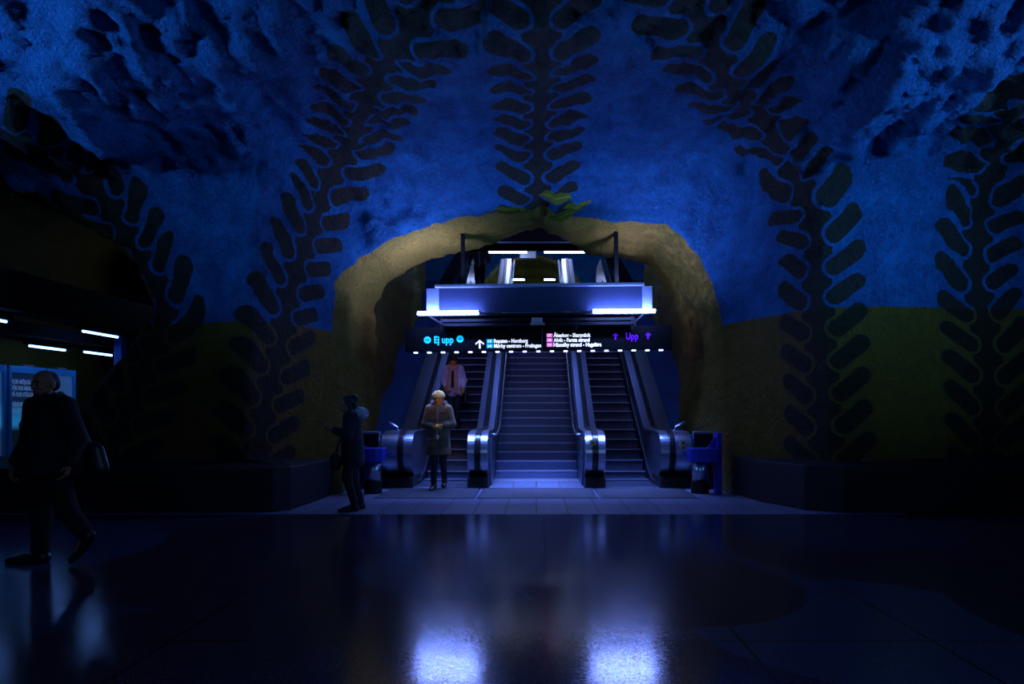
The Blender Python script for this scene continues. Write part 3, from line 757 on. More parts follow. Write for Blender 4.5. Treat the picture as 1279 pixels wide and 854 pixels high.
MB().box(GX(664), GX(677), -.12, .05, GZ(405.8), GZ(397), .006).build('centre_bracket', STEEL_D, gn)
MB().box(GX(662), GX(680), -.14, .05, GZ(405.8), GZ(403.5), .004).build('centre_plate', GREYM, gn)
MB().box(GX(566), GX(784), .58, .72, GZ(394), GZ(390.5)).build('rear_beam', SOOT, gn)
for a in (566, 782): MB().box(GX(a-2), GX(a+2), .1, .62, GZ(394), GZ(391)).build('rear_arm', SOOT, gn)
for a in (574, 776): MB().box(GX(a-2.6), GX(a+2.6), .62, .70, GZ(394), 2.0).build('suspension_post', SOOT, gn)
for a, b_, zc_, lb in ((520, 599.5, 390.6, 'left glowing fluorescent tube on the gantry, above the cyan lettering'), (738.5, 820, 388.6, 'right glowing fluorescent tube on the gantry, above the purple lettering')):
    r = thing('tube_lamp', lb, 'lamp', ((a+b_)/2*k3-670*k3, 12.06, (511-389.4)*k3+1.41+((a+b_)/2-670)*k3*.0105), 0, 'tube lamps on the gantry')
    r.rotation_euler = (0, math.radians(-.6), 0); hw = (b_-a)/2*k3
    b = MB(); b.tube([(-hw+.02, 0, 0), (hw-.02, 0, 0)], .030, 14); b.build('tube', TUBE_HOT, r, True)
    MB().box(-hw, hw, -.012, .014, -.062, -.036, .004).build('housing', GREYM, r)
    MB().box(-hw-.01, -hw+.025, -.035, .035, -.04, .035, .005).box(hw-.025, hw+.01, -.035, .035, -.04, .035, .005).build('lamp_holder', GREYM, r)

# ---------------------------------------------------------------- shaft and upper hall
def beam(name, label, a, b, wx, wz, cat='beam'):
    o = MB().bar(a, b, wx, wz).build(name, SOOT); return tag(o, label, cat)
o = MB().box(-2.6, 2.6, 19.6, 20.6, 6.08, 6.85, .02).build('bulkhead', SOOT); tag(o, 'broad black ceiling bulkhead over the top of the stair', 'bulkhead')
MB().box(-2.4, 2.4, 19.57, 19.6, 6.62, 6.66).build('grey_lip', GREYM, o); MB().box(-2.4, 2.4, 19.57, 19.6, 6.08, 6.12).build('grey_lip', GREYM, o)
for s, d in ((-1, 'left'), (1, 'right')):
    beam('sloping_girder', 'black sloping girder on the %s side of the upper stair opening' % d, (s*1.90, 19.4, 6.0), (s*2.62, 19.4, 4.75), .3, .3)
def ceiling_lamp(label, x, y, z, ln, axis, mat, group, w_=.03, hous=True):
    r = thing('tube_lamp', label, 'lamp', (x, y, z), 0, group)
    a = (-ln/2, 0, 0) if axis == 'x' else (0, -ln/2, 0); b = tuple(-v for v in a)
    t = MB(); t.tube([a, b], w_, 12); t.build('tube', mat, r, True)
    hx, hy = (ln/2+.06, .09) if axis == 'x' else (.09, ln/2+.06)
    MB().box(-hx, hx, -hy, hy, w_, w_+.09, .008).build('housing', SOOT, r)
    return r
UY = 26.8
for x0, x1, d in ((608.5, 658, 'upper left'), (680, 730, 'upper right')):
    kk = UY/870; ceiling_lamp('%s lit tube on the upper hall ceiling seen under the black bulkhead' % d, ((x0+x1)/2-670)*kk, UY, 1.41+(511-315)*kk, (x1-x0)*kk, 'x', TUBE_FAR, 'tube lamps of the upper hall', .035)
for xx, lb in ((-1.0, 'left'), (1.0, 'right')):
    ceiling_lamp('ceiling tube of the upper hall hidden above the bulkhead, %s of the middle' % lb, xx, 25.6, 8.25, 2.4, 'y', TUBE_FAR, 'tube lamps of the upper hall', .035)
UY = 31.5
for x0, x1, d in ((636, 655, 'lower left'), (680, 693, 'lower right')):
    kk = UY/870; ceiling_lamp('%s lit tube inside the far green tunnel mouth' % d, ((x0+x1)/2-670)*kk, UY, 1.41+(511-349.3)*kk, (x1-x0)*kk, 'x', TUBE_FAR, 'tube lamps of the upper hall', .035)
o = MB().box(-.65, -.02, 27.4, 27.7, 6.35+1.0, 7.75, .01).build('camera_housing', GREYM); tag(o, 'grey equipment box between the upper hall tubes', 'equipment box')
for xx, lb in ((-2.5, 'far left'), (-1.02, 'left of the middle'), (1.02, 'right of the middle'), (2.5, 'far right')):
    ceiling_lamp('ceiling tube of the stair shaft hidden behind the arch lip, %s' % lb, xx, 18.2, 6.35, 2.2, 'y', TUBE, 'tube lamps of the stair shaft')
# ---------------------------------------------------------------- platform on the left
gd = MB().box(-9.0, -8.5, 10.7, 20, 3.03, 3.68, .01).build('service_girder', SOOT); tag(gd, 'long black service girder running into the left platform', 'girder')
gd2 = MB().box(-10.2, -9.25, 11.2, 20, 2.76, 2.99, .01).build('service_duct', SOOT); tag(gd2, 'black boxed duct above the poster wall on the left platform', 'duct')
for x, y, z, ln, lb in ((-8.66, 13.85, 2.90, 1.1, 'lit tube lamp under the black girder of the left platform, nearest the painted pier'),
        (-9.75, 13.9, 2.63, 1.0, 'lit tube lamp above the left posters, under the duct'), (-9.62, 15.3, 2.63, .95, 'lit tube lamp above the right poster edge, under the duct'), (-9.02, 11.6, 2.90, .5, 'short lit tube lamp cut by the left picture edge')):
    ceiling_lamp(lb, x, y, z, ln, 'y', TUBE_DIM, 'tube lamps of the left platform', .022)
    if x > -7: continue
o = MB().box(-9.22, -9.06, 15.2, 15.4, 0, 3.02).build('pillar', pmat('blue_pillar', (.03, .15, .6), .5)); tag(o, 'pale blue pillar edge behind the painted pier at left', 'pillar')
def poster(label, y0, y1, art):
    r = thing('advertising_board', label, 'advertising board', (-10.28, y0, .18), 0, 'advertising boards on the left platform'); L_ = y1-y0
    FR = pmat('pale_blue_frame', (.06, .45, .9), .45)
    b = MB()
    for q in ((0, L_, 0, .22), (0, L_, 1.95, 2.08), (0, .07, .22, 1.95), (L_-.07, L_, .22, 1.95)): b.box(0, .09, q[0], q[1], q[2], q[3])
    b.build('frame', FR, r, bevel=.006)
    MB().box(.0, .09, L_*.35, L_*.65, 2.08, 2.12).build('hinge', GREYM, r)
    s = MB().box(.01, .04, .07, L_-.07, .22, 1.95).build('poster_sheet', art, r)
    return r, s, L_
def art_mat(name, top, bot, glow):
    m, nt, p = new_mat(name); N = nt.nodes.new; L = nt.links.new
    tc = N('ShaderNodeTexCoord'); sp = N('ShaderNodeSeparateXYZ'); L(tc.outputs['Generated'], sp.inputs[0])
    cr = N('ShaderNodeValToRGB'); L(sp.outputs[2], cr.inputs[0]); e = cr.color_ramp.elements
    e[0].position = 0; e[0].color = bot+(1,); e[1].position = 1; e[1].color = top+(1,)
    q = e.new(.34); q.color = bot+(1,); q = e.new(.42); q.color = glow+(1,); q = e.new(.60); q.color = tuple((a+b)/2 for a, b in zip(glow, top))+(1,); q = e.new(.68); q.color = top+(1,)
    L(cr.outputs[0], p.inputs['Base Color']); p.inputs['Roughness'].default_value = .35
    L(cr.outputs[0], p.inputs['Emission Color']); p.inputs['Emission Strength'].default_value = .5
    return m
A1 = art_mat('night_poster', (.006, .02, .06), (.003, .01, .02), (.02, .25, .6)); A2 = art_mat('sky_poster', (.03, .10, .28), (.02, .05, .12), (.05, .25, .5))
POSTW = emat('poster_print_white', (.16, .36, .70), .22)
r, s, L_ = poster('advertising board with five lines of white text and a photographed figure', 13.47, 14.48, A1)
def ylettering(txt, y0, y1, zb, zt, parent):
    o = lettering(txt, 0, 1, zb, zt, 0, POSTW, parent, heavy=.03)
    for v in o.data.vertices: v.co = (.043-v.co.y, y0+v.co.x*(y1-y0), v.co.z)
    return o
for i, (t, w_) in enumerate((('FLER MÖJLIGHETER', .74), ('FÖR FLER MÄNNISKOR', .76), ('PÅ FLER STÄLLEN.', .62), ('VÄLKOMMEN TILL', .60), ('FOLKSPELET', .42))):
    z = 1.78-.125*i-(.07 if i > 2 else 0)
    ylettering(t, .12, .12+w_, z-.045, z+.035, s)
fig = [(.30, .30), (.34, .75), (.30, .95), (.42, 1.12), (.56, 1.2), (.58, 1.32), (.68, 1.38), (.80, 1.34), (.84, 1.22), (.86, .7), (.88, .3)]
b = MB(); b.poly([(.042, y, z-.02) for y, z in fig], [tuple(range(len(fig)))]); b.build('printed_figure', pmat('printed_teal_jacket', (.02, .15, .17), .4), s)
b = MB(); b.poly([(.044, .68+.1*math.cos(t), 1.33+.12*math.sin(t)) for t in [2*math.pi*i/16 for i in range(16)]], [tuple(range(16))]); b.build('printed_head', BLACK, s)
r, s, L_ = poster('advertising board with pale blue sky picture, partly behind the walking man', 14.52, 15.42, A2)
b = MB(); b.poly([(.043, .46+.2*math.cos(t), 1.45+.17*math.sin(t)) for t in [2*math.pi*i/16 for i in range(16)]], [tuple(range(16))]); b.build('printed_rock', pmat('printed_brown', (.12, .09, .06), .5), s)
poster('advertising board with pale frame cut by the left picture edge', 12.3, 13.40, A2)

# ---------------------------------------------------------------- people: one continuous skin each, clothes over it
def cone_prim(p, a, b, ra, rb, sc=None):
    """capsule with two radii, optionally flattened by axis scales about its middle"""
    a = np.array(a, np.float32); b = np.array(b, np.float32)
    q = p
    if sc is not None:
        c = (a+b)/2; S = np.array(sc, np.float32); q = (p-c)*S+c; a = (a-c)*S+c; b = (b-c)*S+c
    ab = b-a; t = np.clip(((q-a)@ab)/max(float(ab@ab), 1e-9), 0, 1)
    d = np.sqrt((((q-a)-t[..., None]*ab)**2).sum(-1))-(ra+(rb-ra)*t)
    return d/(max(sc) if sc is not None else 1)
def ell_prim(p, c, r, rot=None):
    q = p-np.array(c, np.float32)
    if rot is not None: q = q@np.array(Euler(rot).to_matrix(), np.float32)
    r = np.array(r, np.float32)
    k0 = np.sqrt(((q/r)**2).sum(-1)); k1 = np.sqrt(((q/(r*r))**2).sum(-1))+1e-6
    return k0*(k0-1)/k1
def sdf_mesh(name, prims, h):
    """prims: ('c', a, b, ra, rb, k[, sc]) | ('e', c, r, k[, rot]) | ('cut', z, below?)"""
    lo = np.full(3, 1e9); hi = -lo; boxes = []
    for q in prims:
        if q[0] == 'c':
            R = max(q[3], q[4])*(1/min(q[6]) if len(q) > 6 and q[6] else 1)+q[5]+.02
            l = np.minimum(q[1], q[2])-R; u = np.maximum(q[1], q[2])+R
        elif q[0] == 'e':
            R = max(q[2])+q[3]+.02; l = np.array(q[1])-R; u = np.array(q[1])+R
        else: boxes.append(None); continue
        boxes.append((l, u)); lo = np.minimum(lo, l); hi = np.maximum(hi, u)
    ax = [np.arange(lo[i]-h, hi[i]+2*h, h).astype(np.float32) for i in range(3)]
    D = np.full([len(a) for a in ax], .5, np.float32)
    for q, bx in zip(prims, boxes):
        if bx is None:
            z = ax[2][None, None, :]
            D = np.maximum(D, (z-q[1]) if q[2] else (q[1]-z)) ; continue
        sl = tuple(slice(max(0, int((bx[0][i]-ax[i][0])/h)), int((bx[1][i]-ax[i][0])/h)+2) for i in range(3))
        P = np.stack(np.meshgrid(*[ax[i][sl[i]] for i in range(3)], indexing='ij'), -1)
        if q[0] == 'c': d = cone_prim(P, q[1], q[2], q[3], q[4], q[6] if len(q) > 6 else None); k = q[5]
        else: d = ell_prim(P, q[1], q[2], q[4] if len(q) > 4 else None); k = q[3]
        D[sl] = smin(D[sl], d, max(k, 1e-4))
    V, F = surface_nets(D, *ax)
    return np_mesh(name, V, F)
def v3(*a): return np.array(a, float)
def hand_prims(w, fdir, ndir, thumb, size=.185, curl=.9, spread=.9):
    """palm, four unequal bent fingers and a thumb; w wrist, fdir along the palm, ndir the side the fingers curl to, thumb sideways"""
    f = np.array(fdir, float); f /= np.linalg.norm(f); n = np.array(ndir, float); n -= f*(n@f); n /= np.linalg.norm(n)
    t = np.array(thumb, float); t -= f*(t@f)+n*(t@n); t /= np.linalg.norm(t)
    L = size; out = []
    palm = L*.5
    for k in (-1.0, -.33, .33, 1.0):
        out.append(('c', w+t*k*.010, w+f*palm+t*k*.028, .013, .0125, .012))
    ln = {1.0: .40, .33: .45, -.33: .42, -1.0: .33}
    for k in (1.0, .33, -.33, -1.0):
        p = w+f*palm+t*k*.029; seg = ln[k]*L/3; ang = curl*.35
        for j in range(3):
            ang += curl*(.35 if j else .25)
            d = f*math.cos(ang)+n*math.sin(ang)+t*k*.05*spread
            q = p+d*seg*(1.15 if j == 0 else .95); out.append(('c', p, q, .0095-.0008*j, .0088-.0008*j, .004)); p = q
    p = w+f*palm*.30+t*.026; d1 = (f*.55+t*.75+n*.35); d1 /= np.linalg.norm(d1); q = p+d1*L*.22; out.append(('c', p, q, .0125, .0105, .006))
    d2 = f*.85+t*.25+n*.45; d2 /= np.linalg.norm(d2); out.append(('c', q, q+d2*L*.17, .0105, .0085, .004))
    return out
def head_prims(c, fw, tilt=0.0, s=1.0):
    """c centre of the skull, fw unit facing direction (horizontal), tilt forward nod"""
    fw = np.array(fw, float); fw /= np.linalg.norm(fw); up0 = v3(0, 0, 1)
    f = fw*math.cos(tilt)-up0*math.sin(tilt); u = up0*math.cos(tilt)+fw*math.sin(tilt); r = np.cross(f, u)
    L = lambda x, y, z: c+(r*x+f*y+u*z)*s
    rz = math.atan2(-fw[0], fw[1])
    R = Matrix((tuple(r), tuple(f), tuple(u))).transposed().to_euler()
    P = [('e', L(0, -.012, .028), (.076*s, .094*s, .088*s), .02, R), ('e', L(0, .026, -.045), (.058*s, .062*s, .070*s), .03, R),
         ('e', L(0, .060, -.088), (.026*s, .022*s, .020*s), .02, R), ('c', L(0, .084, .012), L(0, .104, -.028), .009*s, .014*s, .012),
         ('c', L(-.034, .080, .022), L(.034, .080, .022), .010*s, .010*s, .012), ('c', L(-.018, .086, -.056), L(.018, .086, -.056), .0075*s, .0075*s, .006),
         ('c', L(-.040, .062, -.025), L(-.030, .072, -.02), .016*s, .014*s, .014), ('c', L(.040, .062, -.025), L(.030, .072, -.02), .016*s, .014*s, .014)]
    for sx in (-1, 1):
        P.append(('e', L(.078*sx, -.008, -.008), (.012*s, .022*s, .033*s), .006, R))
        P.append(('e', L(.031*sx, .083, -.002), (.013*s, .010*s, .009*s), .002, R))
    return P, L
def paint_face(o, L, s, mats):
    """eyes, brows and lips as their own materials on the faces there"""
    me = o.data
    for m in mats: me.materials.append(m)
    base = len(me.materials)-len(mats)
    spots = [(L(.031, .090, -.002), .0085, 0), (L(-.031, .090, -.002), .0085, 0), (L(.031, .088, .024), .012, 0), (L(-.031, .088, .024), .012, 0), (L(0, .092, -.056), .013, 1), (L(.014, .09, -.056), .009, 1), (L(-.014, .09, -.056), .009, 1)]
    ctr = np.zeros(len(me.polygons)*3, np.float32); me.polygons.foreach_get('center', ctr); ctr = ctr.reshape(-1, 3)
    idx = np.zeros(len(me.polygons), np.int32)
    for p, r, k in spots: idx[((ctr-p)**2).sum(1) < (r*s)**2] = base+k
    me.polygons.foreach_set('material_index', idx)
EYE = pmat('dark_eye', (.02, .015, .015), .3); LIPS = pmat('lips', (.55, .12, .05), .5)
def skin_mat(n, c): return pmat(n, c, .55, 0, .15, 20)
def cloth(n, c, var=.35, rough=.85, bscale=45, bump=.5): return pmat(n, c, rough, 0, var, 14, bump, bscale)
def limb(a, b, c, r0, r1, r2, k=.03): return [('c', a, b, r0, r1, k), ('c', b, c, r1, r2, k)]
def shoe_prims(ankle, toe, h=.0):
    a = np.array(ankle, float); t = np.array(toe, float); d = t-a; d[2] = 0
    n = np.linalg.norm(d); d = d/n
    heel = v3(a[0], a[1], a[2]-.045)-d*.035; ball = heel+d*.17; ball[2] = t[2]+.02; tip = t.copy(); tip[2] += .012
    return [('c', a+v3(0, 0, .07), a+v3(0, 0, -.01), .050, .050, .02), ('c', heel, ball, .038, .040, .03), ('c', ball, tip, .040, .030, .03)]

def person(label, loc, rz, J, skin, fw=(0, -1, 0), tilt=0.0, hs=1.0, hands=None, h=.0075):
    """J: joints in the person's own space (faces -y, z up)"""
    root = thing('person', label, 'person', loc, rz)
    J = {k: np.array(v, float) for k, v in J.items()}
    P = [('c', J['pel'], J['chest'], .115, .125, .05, (1, 1.35, 1)), ('c', J['shl'], J['shr'], .055, .055, .06), ('c', J['chest'], J['neck'], .09, .055, .05),
         ('c', J['neck'], J['head']+v3(0, 0, -.03), .052, .050, .03)]
    for s in 'lr':
        P += limb(J['sh'+s], J['el'+s], J['wr'+s], .048, .038, .027)
        P += limb(J['hip'+s], J['kn'+s], J['an'+s], .085, .054, .036, .04)
        f = J['to'+s]-J['an'+s]; P += [('c', J['an'+s]+v3(0, 0, -.03), J['an'+s]+f*.75, .034, .026, .02)]
    hp, L = head_prims(J['head'], fw, tilt, hs); P += hp
    if hands:
        for s in 'lr':
            q = hands[s]; P += hand_prims(J['wr'+s], *q)
    me = sdf_mesh('body', P, h)
    o = link('body', me, skin, root, True); paint_face(o, L, hs, (EYE, LIPS))
    return root, L, J
def garment(name, prims, mat, root, h=.012, mats=None):
    return link(name, sdf_mesh(name, prims, h), mat, root, True)
def trousers(J, mat, root, r=(.105, .068, .056), name='trousers', flare=0):
    P = [('c', J['pel']+v3(0, 0, .02), J['pel']+v3(0, 0, -.04), .135, .14, .04, (1, 1.3, 1))]
    for s in 'lr': P += limb(J['hip'+s], J['kn'+s], J['an'+s]+v3(0, 0, .03), r[0], r[1], r[2], .04)
    return garment(name, P, mat, root)
def shoes(J, mat, root):
    for s in 'lr': garment('shoe', shoe_prims(J['an'+s], J['to'+s]), mat, root, .008)

SKIN_D = skin_mat('skin_shade', (.34, .15, .07)); SKIN_W = skin_mat('skin_warm', (1, .30, .04)); SKIN_P = skin_mat('skin_pale', (.80, .24, .06))
BLACKC = cloth('black_wool', (.005, .005, .007)); NAVY = cloth('navy_padded', (.010, .014, .030)); JEANS = cloth('black_denim', (.014, .014, .020)); LEATH = pmat('black_leather', (.014, .013, .014), .4)
HAIRD = pmat('dark_hair', (.010, .008, .010), .6, 0, .4, 60, .4, 120)

# -- the woman in the cream beanie who has just stepped off the left escalator
J = dict(pel=(0, 0, .96), chest=(0, -.01, 1.28), neck=(0, -.015, 1.47), head=(0, -.04, 1.585), shl=(.165, 0, 1.40), shr=(-.165, 0, 1.40),
         ell=(.235, -.02, 1.14), elr=(-.235, -.02, 1.13), wrl=(.055, -.215, 1.115), wrr=(-.055, -.205, 1.10), hipl=(.085, 0, .93), hipr=(-.085, 0, .93),
         knl=(.075, -.02, .50), knr=(-.07, -.10, .50), anl=(.07, .22, .115), anr=(-.075, -.10, .085), tol=(.075, .06, .02), tor=(-.095, -.28, .0))
hd = dict(l=((-1, -.45, -.1), (0, .6, -.6), (0, -.3, 1), .17, 1.1), r=((1, -.4, .0), (0, .6, -.5), (0, -.2, 1), .17, 1.1))
root, L, J = person('person in a cream beanie and olive parka walking off the left escalator, hands clasped', (-1.72, 12.28, .012), 0, J, SKIN_W, (-.08, -1, 0), .12, 1.0, hd)
OLIVE = cloth('olive_parka', (.17, .115, .07), .4); TRIM = cloth('parka_trim', (.09, .055, .028))
garment('parka', [('c', (0, 0, 1.36), (0, 0, 1.02), .165, .185, .04, (1, 1.35, 1)), ('c', (0, 0, 1.02), (0, -.005, .66), .185, .215, .05, (1, 1.3, 1)), ('c', J['shl']+v3(-.03, 0, 0), J['shr']+v3(.03, 0, 0), .078, .078, .06),
    ('c', (0, 0, 1.42), (0, -.01, 1.475), .095, .085, .03)]+limb(J['shl'], J['ell'], J['wrl']+v3(.05, .06, .005), .082, .070, .052)+limb(J['shr'], J['elr'], J['wrr']+v3(-.05, .06, .005), .082, .070, .052)+[('cut', .60, False)], OLIVE, root)
garment('collar', [('c', (-.08, -.03, 1.475), (.08, -.03, 1.475), .045, .045, .03), ('c', (-.09, .04, 1.50), (.09, .04, 1.50), .06, .06, .03), ('c', (-.085, -.02, 1.48), (-.10, .04, 1.49), .045, .05, .03), ('c', (.085, -.02, 1.48), (.10, .04, 1.49), .045, .05, .03)], TRIM, root)
for sx in (-1, 1):
    MB().box(sx*.105-.062, sx*.105+.062, -.168, -.150, 1.20, 1.33, .006).build('chest_pocket', OLIVE, root)
    MB().box(sx*.105-.066, sx*.105+.066, -.174, -.150, 1.315, 1.345, .005).build('pocket_flap', TRIM, root)
    MB().box(sx*.12-.07, sx*.12+.07, -.192, -.165, .74, .92, .008).build('hip_pocket', OLIVE, root)
MB().box(-.010, .010, -.176, -.15, 1.05, 1.45, .004).build('zip', GREYM, root)
trousers(J, JEANS, root, (.095, .062, .052)); shoes(J, LEATH, root)
c = L(0, -.012, .05)
garment('beanie', [('e', L(0, -.012, .062), (.095, .112, .085), .01), ('c', L(-.03, -.01, .045), L(.03, -.01, .045), .085, .085, .01), ('cut', c[2]-.035, False)], cloth('cream_knit', (.92, .66, .22), .2, .9, 30, .8), root, .008)
garment('beanie_brim', [('c', c+v3(0, -.006, -.025), c+v3(0, -.006, .012), .100, .102, .012, (1.08, .92, 1)), ('cut', c[2]-.036, False), ('cut', c[2]+.02, True)], cloth('cream_rib', (.95, .70, .26), .2), root, .008)
g = MB()
for sx in (-1, 1):
    g.tube([L(sx*.032+.022*math.cos(t), .100, -.002+.018*math.sin(t)) for t in [2*math.pi*i/14 for i in range(15)]], .0022, 6)
g.tube([L(-.011, .103, .0), L(.011, .103, .0)], .002, 6); g.build('glasses', STEEL, root)
b = thing('pouch', 'small pale pouch on a strap held by the person in the cream beanie', 'pouch', (-1.72, 12.28, .012))
t = MB(); t.tube([(-.0, -.235, 1.10), (.0, -.245, 1.02), (.005, -.245, .95)], .007, 8); t.build('strap', cloth('pale_strap', (.5, .4, .3)), b)
garment('pouch_body', [('e', (.008, -.255, .91), (.032, .025, .045), .01)], cloth('pale_fabric', (.55, .42, .30)), b, .006)
t = MB(); t.tube([(-.20, -.17, .86), (-.10, -.235, .88), (.01, -.262, .90)], .006, 8); t.build('cord', cloth('pale_strap2', (.4, .33, .26)), b)

# -- the woman in the lilac jacket riding the left escalator
y4, z4 = step_pos(6); y4 += .22
J = dict(pel=(0, 0, .92), chest=(0, -.01, 1.22), neck=(0, -.015, 1.40), head=(0, -.04, 1.51), shl=(.155, 0, 1.335), shr=(-.155, 0, 1.335),
         ell=(.235, .03, 1.08), elr=(-.225, .02, 1.08), wrl=(.22, -.10, .90), wrr=(-.17, -.16, .93), hipl=(.08, 0, .89), hipr=(-.08, 0, .89),
         knl=(.08, -.05, .48), knr=(-.075, -.03, .48), anl=(.085, 0, .085), anr=(-.08, .03, .085), tol=(.095, -.19, .0), tor=(-.095, -.16, .0))
hd = dict(l=((0, -.3, -1), (-.3, -.5, 0), (-.5, -1, 0), .165, .9), r=((.3, -.5, -.6), (.6, .5, 0), (0, -.6, .6), .165, 1.0))
root, L, J = person('person in a black bobble hat, lilac jacket and scarf standing on the left escalator', (-1.86, y4, z4+.004), 0, J, SKIN_W, (.05, -1, 0), .1, .97, hd)
LILAC = cloth('lilac_jacket', (.66, .50, .74), .25); SCARF = cloth('mauve_scarf', (.62, .26, .24), .4)
P = limb(J['shl'], J['ell'], J['wrl']+v3(0, .02, .04), .080, .066, .052)+limb(J['shr'], J['elr'], J['wrr']+v3(0, .02, .04), .080, .066, .052)
garment('jacket', [('c', (0, .015, 1.30), (0, .015, .98), .155, .175, .04, (1, 1.4, 1)), ('c', (0, .015, .98), (0, .01, .82), .175, .185, .05, (1, 1.35, 1)), ('c', J['shl']+v3(-.03, 0, 0), J['shr']+v3(.03, 0, 0), .075, .075, .06)]+P+[('cut', .72, False)], LILAC, root)
garment('dark_top', [('c', (-.01, -.075, 1.25), (-.01, -.10, .96), .06, .062, .02, (1, 1.1, 1))], BLACKC, root)
for sx, b_ in ((-.055, .86), (.06, .80)):
    garment('scarf_end', [('c', (sx, -.12, 1.30), (sx*1.25, -.165, 1.10), .040, .044, .02), ('c', (sx*1.25, -.165, 1.10), (sx*1.3, -.165, b_), .044, .050, .02)], SCARF, root)
garment('scarf', [('c', (-.075, -.055, 1.36), (.075, -.055, 1.36), .058, .058, .03), ('c', (-.09, .05, 1.39), (.09, .05, 1.39), .058, .058, .03), ('c', (-.10, -.04, 1.37), (-.10, .05, 1.385), .055, .055, .03), ('c', (.10, -.04, 1.37), (.10, .05, 1.385), .055, .055, .03)], SCARF, root)
trousers(J, JEANS, root, (.092, .062, .052)); shoes(J, LEATH, root)
c = L(0, -.012, .04)
garment('hat', [('e', L(0, -.012, .055), (.098, .112, .095), .01), ('c', c+v3(0, -.004, -.02), c+v3(0, -.004, .01), .098, .100, .01, (1.08, .92, 1)), ('e', L(0, -.02, .158), (.038, .038, .034), .015), ('cut', c[2]-.032, False)], cloth('black_knit', (.012, .012, .016)), root, .009)
garment('hair', [('c', L(-.075, -.02, -.03), (-.10, -.005, 1.36), .026, .03, .02), ('c', L(.075, -.02, -.03), (.10, -.005, 1.36), .026, .03, .02), ('e', L(0, -.05, -.02), (.075, .06, .09), .03)], HAIRD, root, .01)
b = thing('shoulder_bag', 'black shoulder bag at the side of the person in the lilac jacket', 'bag', (-1.86, y4, z4))
garment('bag_body', [('c', (.27, .04, .80), (.27, .04, .60), .075, .085, .03, (1.6, .9, 1))], LEATH, b)
t = MB(); t.tube([(.26, .04, .86), (.29, .02, 1.1), (.215, .02, 1.40), (.12, .10, 1.42)], .011, 8); t.build('strap', cloth('blue_strap', (.10, .30, .8)), b)

# -- the woman with the fur hood looking at her phone, on the left
J = dict(pel=(0, 0, .88), chest=(0, -.0, 1.19), neck=(0, -.02, 1.36), head=(0, -.065, 1.465), shl=(.15, 0, 1.305), shr=(-.15, 0, 1.305),
         ell=(.19, -.06, 1.06), elr=(-.19, -.06, 1.06), wrl=(.07, -.27, 1.13), wrr=(-.07, -.27, 1.13), hipl=(.085, 0, .85), hipr=(-.085, 0, .85),
         knl=(.095, -.06, .46), knr=(-.085, .02, .46), anl=(.10, .04, .085), anr=(-.095, .12, .085), tol=(.11, -.16, .0), tor=(-.12, -.08, .0))
hd = dict(l=((-.35, -1, .35), (-1, .2, .4), (.1, -.2, 1), .165, 1.15), r=((.35, -1, .35), (1, .2, .4), (-.1, -.2, 1), .165, 1.15))
rz2 = math.radians(-75)
root, L, J = person('person in a dark padded jacket with a pale fur hood, looking at a phone', (-2.58, 9.72, 0), rz2, J, SKIN_D, (0, -1, 0), .38, .97, hd)
garment('jacket', [('c', (0, .01, 1.27), (0, .01, .98), .155, .165, .04, (1, 1.2, 1)), ('c', (0, .01, .98), (0, .02, .72), .168, .19, .05, (1, 1.15, 1)), ('c', J['shl']+v3(-.03, 0, 0), J['shr']+v3(.03, 0, 0), .078, .078, .06)]
    +limb(J['shl'], J['ell'], J['wrl']+v3(.02, .05, -.01), .080, .068, .050)+limb(J['shr'], J['elr'], J['wrr']+v3(-.02, .05, -.01), .080, .068, .050)+[('cut', .62, False)], NAVY, root)
fur = [('c', (-.10, .12, 1.35), (.10, .12, 1.35), .09, .09, .03)]
for i in range(46):
    t = random.random()*2-1; a = random.random()*6.28
    fur.append(('e', (t*.13, .13+.08*math.cos(a), 1.345+.08*math.sin(a)), (.024, .022, .022), .012))
garment('fur_hood', fur, pmat('pale_fur', (.42, .46, .55), .9, 0, .4, 60, .8, 90), root, .009)
trousers(J, JEANS, root, (.10, .066, .055)); shoes(J, LEATH, root)
hair = [('e', L(0, -.042, .042), (.084, .090, .088), .02), ('c', L(0, -.10, .075), L(0, -.14, .055), .045, .055, .03), ('c', L(0, -.09, .0), L(0, -.10, -.07), .055, .04, .03), ('c', L(-.07, -.02, .01), L(-.06, -.04, -.07), .026, .02, .02), ('c', L(.07, -.02, .01), L(.06, -.04, -.07), .026, .02, .02)]
garment('hair', hair, HAIRD, root, .009)
ph = thing('phone', 'dark phone held up by the person with the fur hood', 'phone', (-2.58, 9.72, 0), rz2)
M_ = Matrix.Translation((0, -.375, 1.21)) @ Matrix.Rotation(math.radians(-35), 4, 'X')
b = MB(); b.box(-.036, .036, -.004, .004, -.075, .075, .003); o = b.build('phone_case', BLACK, ph); o.matrix_local = M_
b = MB(); b.box(-.032, .032, .004, .0055, -.068, .068); o2 = b.build('screen', emat('phone_screen', (.10, .22, .5), .15), o)
hb_ = thing('handbag', 'dark soft handbag hanging from the arm of the person with the fur hood', 'bag', (-2.58, 9.72, 0), rz2)
garment('bag_body', [('c', (-.14, -.20, .70), (.02, -.23, .70), .085, .085, .04, (1, 1.4, .8)), ('e', (-.06, -.215, .64), (.15, .075, .09), .04)], cloth('dark_bag_cloth', (.012, .014, .026)), hb_)
t = MB(); t.tube([(-.14, -.20, .78), (-.13, -.17, .95), (-.16, -.14, 1.02), (-.10, -.17, .95), (.0, -.22, .78)], .010, 8); t.build('strap', LEATH, hb_)

